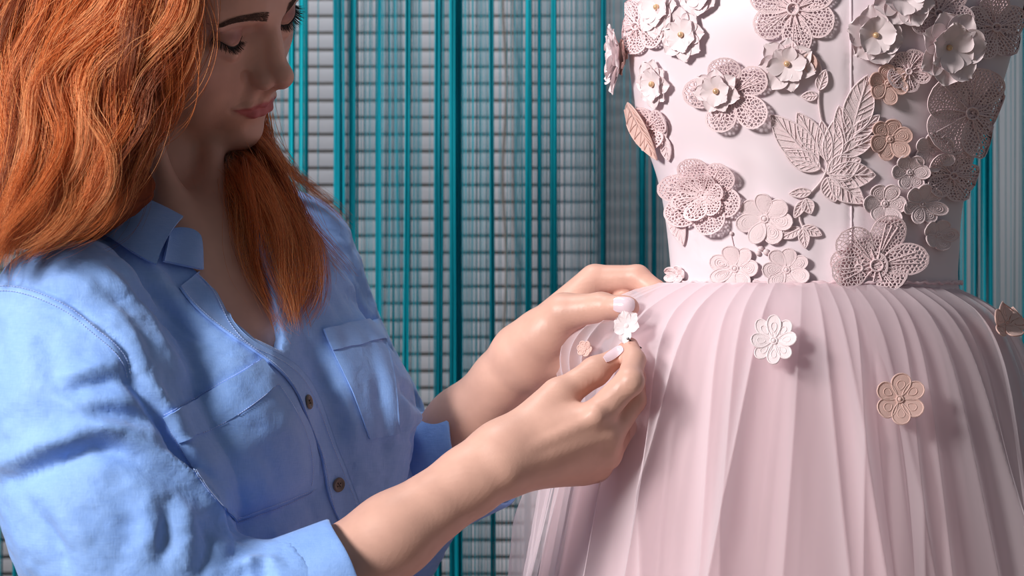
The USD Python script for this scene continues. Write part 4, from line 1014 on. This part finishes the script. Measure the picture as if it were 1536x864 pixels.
# ------------------------------------------------------------------ appliques on the dress
lr = np.random.default_rng(31)
def on(surf, uv, h):
    P, N = surf.hit(uv[:, 0], uv[:, 1]); return P + N * np.asarray(h)[:, None] if np.ndim(h) else P + N * h
def petal_poly(L, w, ang, c=(0, 0), start=0.0, blunt=0.75, notch=0.0, n=26):
    """Rounded petal from c outward along ang (degrees, clockwise in the picture); pixels."""
    s = np.linspace(0, 1, n); prof = np.where(s < .62, np.sin(np.pi / 2 * np.minimum(s / .62, 1)) ** blunt, np.sqrt(np.clip(1 - ((s - .62) / .38) ** 2, 0, 1))) * w / 2
    x = start + s * L - notch * np.exp(-((s - 1) / .08) ** 2)
    up = np.stack([x, prof], 1); dn = np.stack([x, -prof], 1)[::-1]
    p = np.vstack([up, dn[1:-1]]); a = math.radians(ang); R_ = np.array([[math.cos(a), -math.sin(a)], [math.sin(a), math.cos(a)]])
    return p @ R_.T + np.array(c)
def net(poly, cell, cord=0.85, rim=1.5, seed=0, radial=None):
    """Openwork: rim cord and a mesh of cells inside the outline (pixel units)."""
    r = np.random.default_rng(seed); x0, y0, x1, y1 = poly.bounds
    gx, gy = np.meshgrid(np.arange(x0 - 2 * cell, x1 + 2 * cell, cell), np.arange(y0 - 2 * cell, y1 + 2 * cell, cell * .87))
    gx[1::2] += cell / 2
    p = np.stack([gx.ravel(), gy.ravel()], 1) + r.normal(0, cell * .20, (gx.size, 2))
    v = Voronoi(p)
    ls = [LineString(v.vertices[list(a)]) for a in v.ridge_vertices if -1 not in a]
    w = shapely.union_all([l.buffer(cord * r.uniform(.8, 1.2), quad_segs=2, cap_style='round') for l in ls if l.intersects(poly)])
    g = shapely.intersection(w, poly).union(poly.boundary.buffer(rim, quad_segs=3))
    return g
def extruded(geom, surf, h0, thick, dome=None, res=None):
    """A flat shape in pixel units laid on a surface as a relief of given thickness."""
    ms = []
    for g in (geom.geoms if hasattr(geom, 'geoms') else [geom]):
        if g.geom_type != 'Polygon' or g.area < 1: continue
        g = g.simplify(0.12)
        try: m = trimesh.creation.extrude_polygon(g, 1.0)
        except Exception: continue
        v = np.array(m.vertices); h = h0 + v[:, 2] * thick + (dome(v[:, 0], v[:, 1]) if dome else 0)
        ms.append((on(surf, v[:, :2], h), np.array(m.faces)[:, ::1]))
    return join(ms)
def cord(surf, pts, r=0.0006, h=0.0006, n=None, dome=None, sides=6):
    q = smooth_path(np.array(pts, float), n or max(6, len(pts) * 4)) if len(pts) < 24 else np.array(pts, float)
    hh = np.full(len(q), h) + (dome(q[:, 0], q[:, 1]) if dome else 0)
    return tube(on(surf, q, hh), r, sides)
def flat_petal(surf, L, w, ang, c, h=0.0012, lift=0.0035, ribs=3, r=0.00062, start=2.0, blunt=.8):
    """Embroidered petal: thin web, corded edge, inner rows of stitches."""
    pp = petal_poly(L, w, ang, c, start, blunt); a = math.radians(ang); d = np.array([math.cos(a), math.sin(a)])
    dome = lambda x, y: lift * np.clip(((x - c[0]) * d[0] + (y - c[1]) * d[1]) / (L + start), 0, 1.2) ** 1.6
    ms = [extruded(Polygon(pp).buffer(0), surf, h, 0.0004, dome)]
    ring = np.vstack([pp, pp[:1]]); ms.append(cord(surf, ring, r, h + .0004, dome=dome))
    for k in range(1, ribs + 1):
        f = k / (ribs + 1.0); q = np.array(c) + (pp - np.array(c) - d * start) * 0 + (d * (start + L * .16)) + (pp - (np.array(c) + d * (start + L * .5))) * f * .82 + d * L * .34
        ms.append(cord(surf, np.vstack([q, q[:1]]), r * .62, h + .0005, dome=dome, sides=5))
    return join(ms)
def embroidered_flower(px, py, R, n, rot, surf=None, m='embroidery', lab=None, lift=.004, wk=1.15, parent=None, ribs=3, name='embroidered_flower', skip=()):
    surf = surf or bsurf; c = np.array([px, py], float)
    ctr = [cord(surf, c + R * .13 * np.stack([np.cos(t_), np.sin(t_)], 1), .0007, .0022) for t_ in [np.linspace(0, 2 * np.pi, 24)]]
    s = trimesh.creation.icosphere(2, R * PX * .10); s.apply_translation(on(surf, c[None], .0018)[0]); ctr.append((s.vertices, s.faces))
    path = obj(name, join(ctr), M[m], parent or dress, label=lab)
    w = 2 * math.pi * R * .60 / n * wk
    for k in range(n):
        if k in skip: continue
        a = rot + 360.0 * k / n + lr.uniform(-4, 4)
        obj('petal', flat_petal(surf, R * lr.uniform(.82, .92), w * lr.uniform(.92, 1.06), a, c, lift=lift * lr.uniform(.6, 1.3), ribs=ribs, start=R * .10), M[m], path)
    return path
def frame_at(surf, px, py, h=0.0, tilt=None):
    P, N = surf.hit(px, py); P, N = P.reshape(3), N.reshape(3)
    if tilt is not None: N = N + np.array(tilt); N /= np.linalg.norm(N)
    x = np.array([1.0, 0, 0]) - N * N[0]; x /= np.linalg.norm(x); y = np.cross(N, x)
    return P + N * h, np.stack([x, y, N], 1)
def soft_petal(L, w, rise, cup, ruffle, seed, frill=0.0):
    """Organza petal in its own frame: along +x, rising from the surface, cupped, with a wavy rim."""
    r = np.random.default_rng(seed); nu, nv = 13, 11
    s, t = np.meshgrid(np.linspace(0, 1, nu), np.linspace(-1, 1, nv), indexing='ij')
    prof = (0.16 + np.sin(np.pi * np.clip(s * .93 + .02, 0, 1) ** 1.25) ** .7) * w / 2
    prof *= 1 - .25 * (s > .97)
    x = L * (s - .10 * t ** 2 * s ** 2 - .07 * np.exp(-(t / .25) ** 2) * s ** 6 * frill); y = prof * t
    ph = r.uniform(0, 6, 3)
    z = L * (np.sin(rise) * s ** 1.1 * (1 - .35 * s) ) + cup * (t ** 2) * prof * .9 * s + ruffle * s ** 2 * (np.sin(5 * t + ph[0]) + .6 * np.sin(9 * t + ph[1] + 3 * s)) * w * .05
    P = np.stack([x * math.cos(rise * .5), y, z], -1)
    N = np.zeros_like(P); N[..., 2] = 1
    return sheet(P, N, nu, nv, 0.00025)
def organza_flower(px, py, R, n=(8, 6), rot=0, surf=None, m='organza', lab=None, tilt=None, pearl=4.6, rise=(.13, .36), h=0.0015, parent=None, spread=1.0, seed=0, frill=.8):
    surf = surf or bsurf; O, F_ = frame_at(surf, px, py, h, tilt); Rm = R * PX
    s = trimesh.creation.cylinder(Rm * .16, .0012, sections=20); v, f = np.array(s.vertices), np.array(s.faces)
    path = obj('organza_flower', (v @ F_.T + O, f), M[m], parent or dress, label=lab)
    for li, (cnt, rs) in enumerate(zip(n, rise)):
        Lp = Rm * (1.0, .70, .5)[li]; w = 2 * math.pi * Lp * .62 / cnt * 1.28 * spread
        for k in range(cnt):
            a = math.radians(-rot + 360.0 * k / cnt + li * 31 + lr.uniform(-7, 7))
            v, f = soft_petal(Lp * lr.uniform(.9, 1.05), w * lr.uniform(.9, 1.1), rs * lr.uniform(.7, 1.3), .30, .75, int(seed * 100 + li * 20 + k), frill)
            c_, s_ = math.cos(a), math.sin(a); Z = np.array([[c_, -s_, 0], [s_, c_, 0], [0, 0, 1.0]])
            v = v @ Z.T + np.array([0, 0, .0006 + .0010 * li])
            obj('petal', (v @ F_.T + O, f), M[m], path, smooth=60)
    if pearl:
        s = trimesh.creation.icosphere(3, pearl * PX); obj('pearl', (np.array(s.vertices) + O + F_[:, 2] * (.0025 + pearl * PX * .6), np.array(s.faces)), M['pearl'], path, smooth=True, label='gold pearl centre')
    return path
def lace_flower(px, py, R, n, rot, cell=4.6, wk=1.1, seed=0, h=.0012, lift=.004, layers=1, lab=None, m='lace', tipcurl=None, skip=(), name='lace_flower', surf=None, Ls=None):
    """Guipure flower: each lobe a net of cords inside a corded rim."""
    surf = surf or bsurf; c = np.array([px, py], float)
    ms = [cord(surf, c + R * .12 * np.stack([np.cos(t_), np.sin(t_)], 1), .0008, h + .003) for t_ in [np.linspace(0, 2 * np.pi, 20)]]
    for k in range(n * 2): a = 2 * math.pi * k / (2 * n) + .2; d = np.array([math.cos(a), math.sin(a)]); ms.append(cord(surf, [c + d * R * .10, c + d * R * .34], .0005, h + .0028))
    path = obj(name, join(ms), M[m], dress, label=lab)
    for ly in range(layers):
        Rl = R * (1.0 if ly == 0 else .62); w = 2 * math.pi * Rl * .60 / n * wk
        for k in range(n):
            if (k, ly) in skip or (k in skip): continue
            a = rot + 360.0 * k / n + ly * 180.0 / n + lr.uniform(-5, 5); L = Rl * (Ls[k] if Ls else lr.uniform(.84, .94)); st = Rl * .06
            pp = Polygon(petal_poly(L, w * lr.uniform(.95, 1.1), a, c, st, .9)).buffer(0); ar = math.radians(a); d = np.array([math.cos(ar), math.sin(ar)])
            lf = lift * lr.uniform(.6, 1.4) + ly * .002
            dome = lambda x, y, d=d, lf=lf, Rl=Rl: lf * np.clip(((x - c[0]) * d[0] + (y - c[1]) * d[1]) / Rl, 0, 1.1) ** 1.5 + ly * .0015
            g = net(pp, cell, .72, 1.25, seed * 50 + ly * 20 + k)
            pm = [extruded(g, surf, h, .0010, dome)]
            for tt_ in (-.30, 0, .30):
                q = c + d * st + np.outer(np.linspace(.05, .8, 6) * L, d) + np.outer(np.linspace(0, 1, 6) * w * tt_ * .6, [-d[1], d[0]]); pm.append(cord(surf, q, .00055, h + .0010, dome=dome, sides=5))
            obj('lobe', join(pm), M[m], path, smooth=30)
    return path
def leaf(surf, a, b, w, path, m='embroidery', ribs=7, h=.0010, lift=.0012, bend=0.0):
    """Embroidered leaf from a to b (pixels): web, corded edge, midrib and slanting side ribs."""
    a, b = np.array(a, float), np.array(b, float); d = b - a; L = np.linalg.norm(d); d /= L; n_ = np.array([-d[1], d[0]])
    s = np.linspace(0, 1, 24); prof = np.sin(np.pi * s ** .85) ** .8 * w / 2; ctr = a + np.outer(s * L, d) + np.outer(bend * np.sin(np.pi * s) * L, n_)
    up, dn = ctr + prof[:, None] * n_, ctr - prof[:, None] * n_
    ring = np.vstack([up, dn[::-1][1:-1]])
    dome = lambda x, y: lift * (1 - np.abs(((np.stack([x, y], -1) - a) @ n_)) / (w / 2 + 1e-9)).clip(0, 1) * -.5 + lift
    ms = [extruded(Polygon(ring).buffer(0), surf, h, .0005, dome), cord(surf, np.vstack([ring, ring[:1]]), .00065, h + .0006, dome=dome), cord(surf, ctr[::3], .00065, h + .0009, dome=dome)]
    for k in range(1, ribs + 1):
        i = int(23 * (k / (ribs + 1.3))); j = min(23, i + 5)
        for e in (up, dn): ms.append(cord(surf, [ctr[i], ctr[i] * .45 + e[j] * .55, e[j]], .00042, h + .0008, n=6, dome=dome, sides=5))
    return obj('leaf', join(ms), M[m], path, smooth=40)
# ---- bodice: organza flowers with pearls
organza_flower(992, 12, 48, (8, 7), 10, lab='organza flower with gold pearl at the upper left', seed=1)
organza_flower(1027, 52, 42, (8, 6), 40, lab='organza flower with gold pearl below the first', seed=2, rise=(.12, .3))
organza_flower(985, 125, 39, (8, 6), 0, lab='organza flower with gold pearl near the left side seam', seed=3, rise=(.12, .3))
organza_flower(1181, 94, 44, (7, 6), 20, lab='organza flower with gold pearl beneath the top lace', seed=5, rise=(.16, .45), spread=.86)
organza_flower(1311, 52, 46, (6, 5), 15, lab='organza flower with gold pearl right of the seam', seed=6, rise=(.2, .5))
organza_flower(1418, 70, 62, (7, 6), 0, lab='large shaded organza flower with pale pearl', seed=7, rise=(.25, .6))
organza_flower(1352, -6, 54, (7, 6), 12, lab='organza flower at the upper edge', seed=8, rise=(.4, .9))
organza_flower(1052, -6, 36, (6, 5), 33, lab='organza flower at the upper left edge', seed=9, rise=(.2, .45))
organza_flower(944, 86, 62, (9, 8), 0, m='organza', lab='organza flower standing out from the left side', seed=10, tilt=(-1.6, -.1, 0), rise=(.5, 1.0), pearl=0, h=.004)
organza_flower(946, 84, 30, (5,), 0, m='organza_peach', lab='peach heart of the side flower', seed=11, tilt=(-1.4, -.1, 0), rise=(.35,), pearl=0, h=.003)
# ---- bodice: guipure lace
lace_flower(1190, 14, 70, 6, 25, 5.2, 1.0, 1, lab='large openwork lace flower at the top centre')
lace_flower(1098, 140, 66, 5, -36, 5.6, .86, 2, lab='openwork lace flower under a pearl flower', lift=.007, Ls=[.86, .92, .80, .92, .78])
organza_flower(1080, 134, 38, (7, 6), 8, lab='small pearl flower on openwork lace', seed=4, rise=(.14, .4), spread=.86, h=.005)
lace_flower(1058, 292, 62, 6, 15, 4.6, 1.1, 3, layers=2, lab='double openwork lace flower on the left ribs', lift=.006)
lace_flower(1312, 398, 74, 6, -15, 5.6, 1.05, 4, lab='openwork lace flower at the waist', lift=.009, skip=(2,), Ls=[.86, .55, .5, .84, .90, 1.0], layers=1)
lace_flower(1286, 402, 42, 5, 60, 4.6, 1.1, 14, lab='small openwork lace flower at the waist', lift=.004, skip=(0,))
lace_flower(1452, 168, 74, 5, 70, 5.0, 1.15, 5, lab='openwork lace flower in the shade at the right', lift=.005)
lace_flower(1404, 20, 48, 5, 20, 4.8, 1.1, 6, lab='openwork lace under the shaded pearl flower', lift=.005)
lace_flower(1360, 105, 34, 5, 10, 4.4, 1.1, 7, lab='small openwork lace left of the shaded pearl flower', lift=.004)
lace_flower(1488, 40, 50, 5, 50, 4.8, 1.1, 8, lab='openwork lace near the right armhole', lift=.004)
lace_flower(1424, 262, 42, 5, 0, 4.4, 1.1, 9, lab='openwork lace on the shaded right ribs', lift=.004)
lace_flower(960, 40, 44, 5, 30, 4.6, 1.1, 10, lab='openwork lace at the left edge', lift=.003)
lace_flower(975, 190, 34, 4, 60, 4.4, 1.0, 11, lab='openwork lace at the left side', lift=.004)
# ---- bodice: embroidered flowers
for (x, y, r_, n_, a_, m_, t_) in ((1148, 328, 42, 7, 10, 'embroidery', 'embroidered flower below the double lace'), (1104, 403, 36, 7, 0, 'embroidery', 'embroidered flower on the waist seam'), (1180, 405, 36, 7, 25, 'embroidery', 'second embroidered flower on the waist seam'),
                                   (1325, 305, 33, 6, 0, 'embroidery', 'embroidered flower right of the leaves'), (1381, 306, 32, 7, 15, 'embroidery', 'embroidered flower in half shade'), (1330, 124, 31, 6, 20, 'organza_peach', 'embroidered flower above the leaves, backlit glow put into its peach colour'),
                                   (1333, 208, 33, 6, 45, 'organza_peach', 'embroidered flower beside the leaves, backlit glow put into its peach colour'), (1362, 258, 28, 6, 0, 'embroidery', 'small embroidered flower in the row of peach ones'), (1396, 226, 30, 6, 30, 'embroidery', 'embroidered flower in full shade'),  # peach on these two flowers stands in for light through the petals
                                   (1404, 352, 24, 5, 0, 'embroidery', 'small shaded embroidered flower'), (1019, 412, 14, 5, 0, 'embroidery', 'tiny flower at the left of the waist')):
    embroidered_flower(x, y, r_, n_, a_, m=m_, lab=t_)
# ---- bodice: leaf sprays
stem = [(1224, 86), (1232, 110), (1228, 140), (1234, 190), (1240, 225), (1238, 258), (1224, 280), (1206, 300), (1204, 340)]
sp = obj('leaf_spray', join([cord(bsurf, stem, .0010, .0016), cord(bsurf, [(1238, 258), (1262, 225), (1285, 186), (1302, 140)], .0010, .0016), cord(bsurf, [(1238, 258), (1210, 228), (1180, 190)], .0009, .0016), cord(bsurf, [(1238, 258), (1265, 275), (1290, 290)], .0008, .0016)]), M['embroidery'], dress, label='tall spray of embroidered leaves beside the seam')
for a, b, w, rb_ in (((1226, 248), (1157, 172), 46, 9), ((1230, 252), (1176, 226), 30, 6), ((1234, 232), (1196, 168), 34, 7), ((1240, 240), (1232, 180), 22, 6), ((1246, 250), (1252, 178), 30, 7), ((1268, 216), (1258, 158), 26, 6), ((1276, 200), (1300, 112), 44, 8), ((1270, 212), (1318, 172), 24, 6), ((1258, 232), (1312, 204), 26, 7), ((1242, 260), (1290, 238), 38, 7), ((1244, 262), (1312, 262), 40, 8), ((1244, 266), (1294, 304), 36, 7), ((1240, 266), (1252, 302), 28, 6), ((1228, 134), (1238, 104), 17, 4), ((1226, 142), (1202, 144), 14, 4), ((1216, 288), (1184, 290), 14, 4), ((1208, 298), (1216, 320), 18, 4), ((1206, 300), (1192, 326), 13, 4), ((1204, 340), (1232, 352), 16, 4), ((1204, 342), (1208, 372), 15, 4), ((1200, 342), (1172, 356), 17, 4)):
    leaf(bsurf, a, b, w, sp, ribs=rb_)
leaf(bsurf, (1214, 78), (1216, 110), 20, sp, 'organza_peach', 3, lift=.004)
sp2 = obj('leaf_spray', cord(bsurf, [(1018, 300), (1022, 330), (1026, 366)], .0008, .0014), M['embroidery'], dress, label='narrow leaf spray at the left of the waist')
leaf(bsurf, (1016, 312), (1028, 368), 20, sp2, ribs=6); leaf(bsurf, (1012, 300), (1014, 352), 15, sp2, ribs=5)
sp3 = obj('leaf_spray', cord(bsurf, [(996, 178), (1000, 205), (1004, 232)], .0008, .0014), M['embroidery'], dress, label='narrow leaf spray under the left bust')
leaf(bsurf, (996, 178), (1001, 206), 12, sp3, ribs=4); leaf(bsurf, (1000, 205), (1006, 240), 15, sp3, ribs=4); leaf(bsurf, (954, 152), (996, 236), 22, sp3, 'organza_peach', 7, lift=.006, h=.003)
for k, (x, y, r_) in enumerate(((1142, 372, 4.5), (1150, 378, 5), (1138, 380, 4), (1166, 362, 5), (1172, 354, 4.5), (1098, 350, 3), (1392, 336, 4))):
    s = trimesh.creation.icosphere(2, r_ * PX); obj('bead', (np.array(s.vertices) + on(bsurf, np.array([[x, y]], float), .0012)[0], np.array(s.faces)), M['embroidery'], dress, smooth=True)
obj('loose_thread', cord(bsurf, [(1096, 346), (1099, 360), (1103, 378)], .0003, .0008), M['lace'], dress)
# ---- flowers sewn on the skirt, and the one being pinned
embroidered_flower(1161, 513, 36, 8, 90, ssurf, 'white_lace', 'white flower on the front of the skirt', lift=.003, name='skirt_flower', ribs=1)
ssin = ssurf
embroidered_flower(1348, 600, 38, 6, 90, ssurf, 'organza_peach', 'peach flower half veiled by the outer tulle', lift=.002, name='skirt_flower', ribs=1)
embroidered_flower(1508, 487, 27, 6, 10, ssurf, 'organza_peach', 'salmon flower at the right edge of the skirt', lift=.006, name='skirt_flower', ribs=1)
embroidered_flower(880, 525, 11, 6, 10, ssin, 'organza_peach', 'salmon flower behind the tulle at the left', lift=.002, name='skirt_flower', ribs=1)
# the little flower in her fingers
FP = W(940, 489, -0.012)
held = thing('applique_flower', FP, 'small white flower pinched between the fingertips at the left of the waist', 'flower')
Fz = np.array([-.35, -.90, .25]); Fz /= np.linalg.norm(Fz); Fx = np.cross([0, 0, 1.0], Fz) * -1; Fx /= np.linalg.norm(Fx); Fy = np.cross(Fz, Fx); FF = np.stack([Fx, Fy, Fz], 1)
s = trimesh.creation.icosphere(2, .0022); obj('flower_centre', (np.array(s.vertices) * [1, 1, .6] @ FF.T + FP, np.array(s.faces)), M['white_lace'], held, smooth=True)
for k, a in enumerate((92, 30, -20, -75, -130, 175)):
    v, f = soft_petal((.0150, .0105, .0105, .0120, .0125, .0110)[k], .0085, .25, .3, .8, 900 + k, .4); a = math.radians(a); Z = np.array([[math.cos(a), -math.sin(a), 0], [math.sin(a), math.cos(a), 0], [0, 0, 1.0]])
    v[:, 2] += 0; obj('petal', (v @ Z.T @ FF.T + FP, f), M['white_lace'], held, smooth=60)
pin = thing('pin', W(947, 512, -0.016), 'thin dark dressmaking pin under the fingertip', 'pin')
obj('needle', tube([W(942, 508, -.020), W(962, 522, -.006)], .00045, 6), M['lash'], pin); s = trimesh.creation.icosphere(2, .0011); obj('pin_head', (np.array(s.vertices) + W(942, 508, -.020), np.array(s.faces)), M['metal'], pin, smooth=True)
# ---- the form under the dress
form = thing('dress_form', (DX, DY, 0.0), 'black dress form inside the pink gown, showing at the armhole', 'dress form')
zz_ = np.linspace(zpx(440), bz.max() - .004, 40); tf_ = np.linspace(0, 2 * np.pi, 90, endpoint=False)
T_, Z_ = np.meshgrid(tf_, zz_, indexing='ij'); fv = bodice_pt(T_, Z_); ctr_ = np.array([DX, DY, 0]); fv[..., :2] = ctr_[:2] + (fv[..., :2] - ctr_[:2]) * .965
obj('torso', (fv.reshape(-1, 3), grid_faces(90, 40, True)), M['form'], form, smooth=True)
nk = Field(); zt = bz.max()
nk.cone([DX - .07, DY + .01, zt], [DX + .07, DY + .01, zt], .07, .07, 0); nk.cone([DX, DY + .01, zt], [DX, DY + .01, zt + .11], .055, .045, .03)
for sg in (1,): nk.ell([DX + sg * .168, DY + .004, zt - .020], (.025, .045, .080), None, .012)
obj('shoulders', nk.mesh(.005, [DX - .3, DY - .2, zt - .2], [DX + .3, DY + .2, zt + .25]), M['form'], form, smooth=True)
obj('pole', tube([[DX, DY, .03], [DX, DY, zpx(440)]], .014, 16), M['metal'], form)
obj('base', lathe([(0.0001, .03), (.05, .035), (.20, .012), (.21, .004), (.20, 0.0), (.0001, 0.0)], 48, (DX, DY, 0)), M['metal'], form)
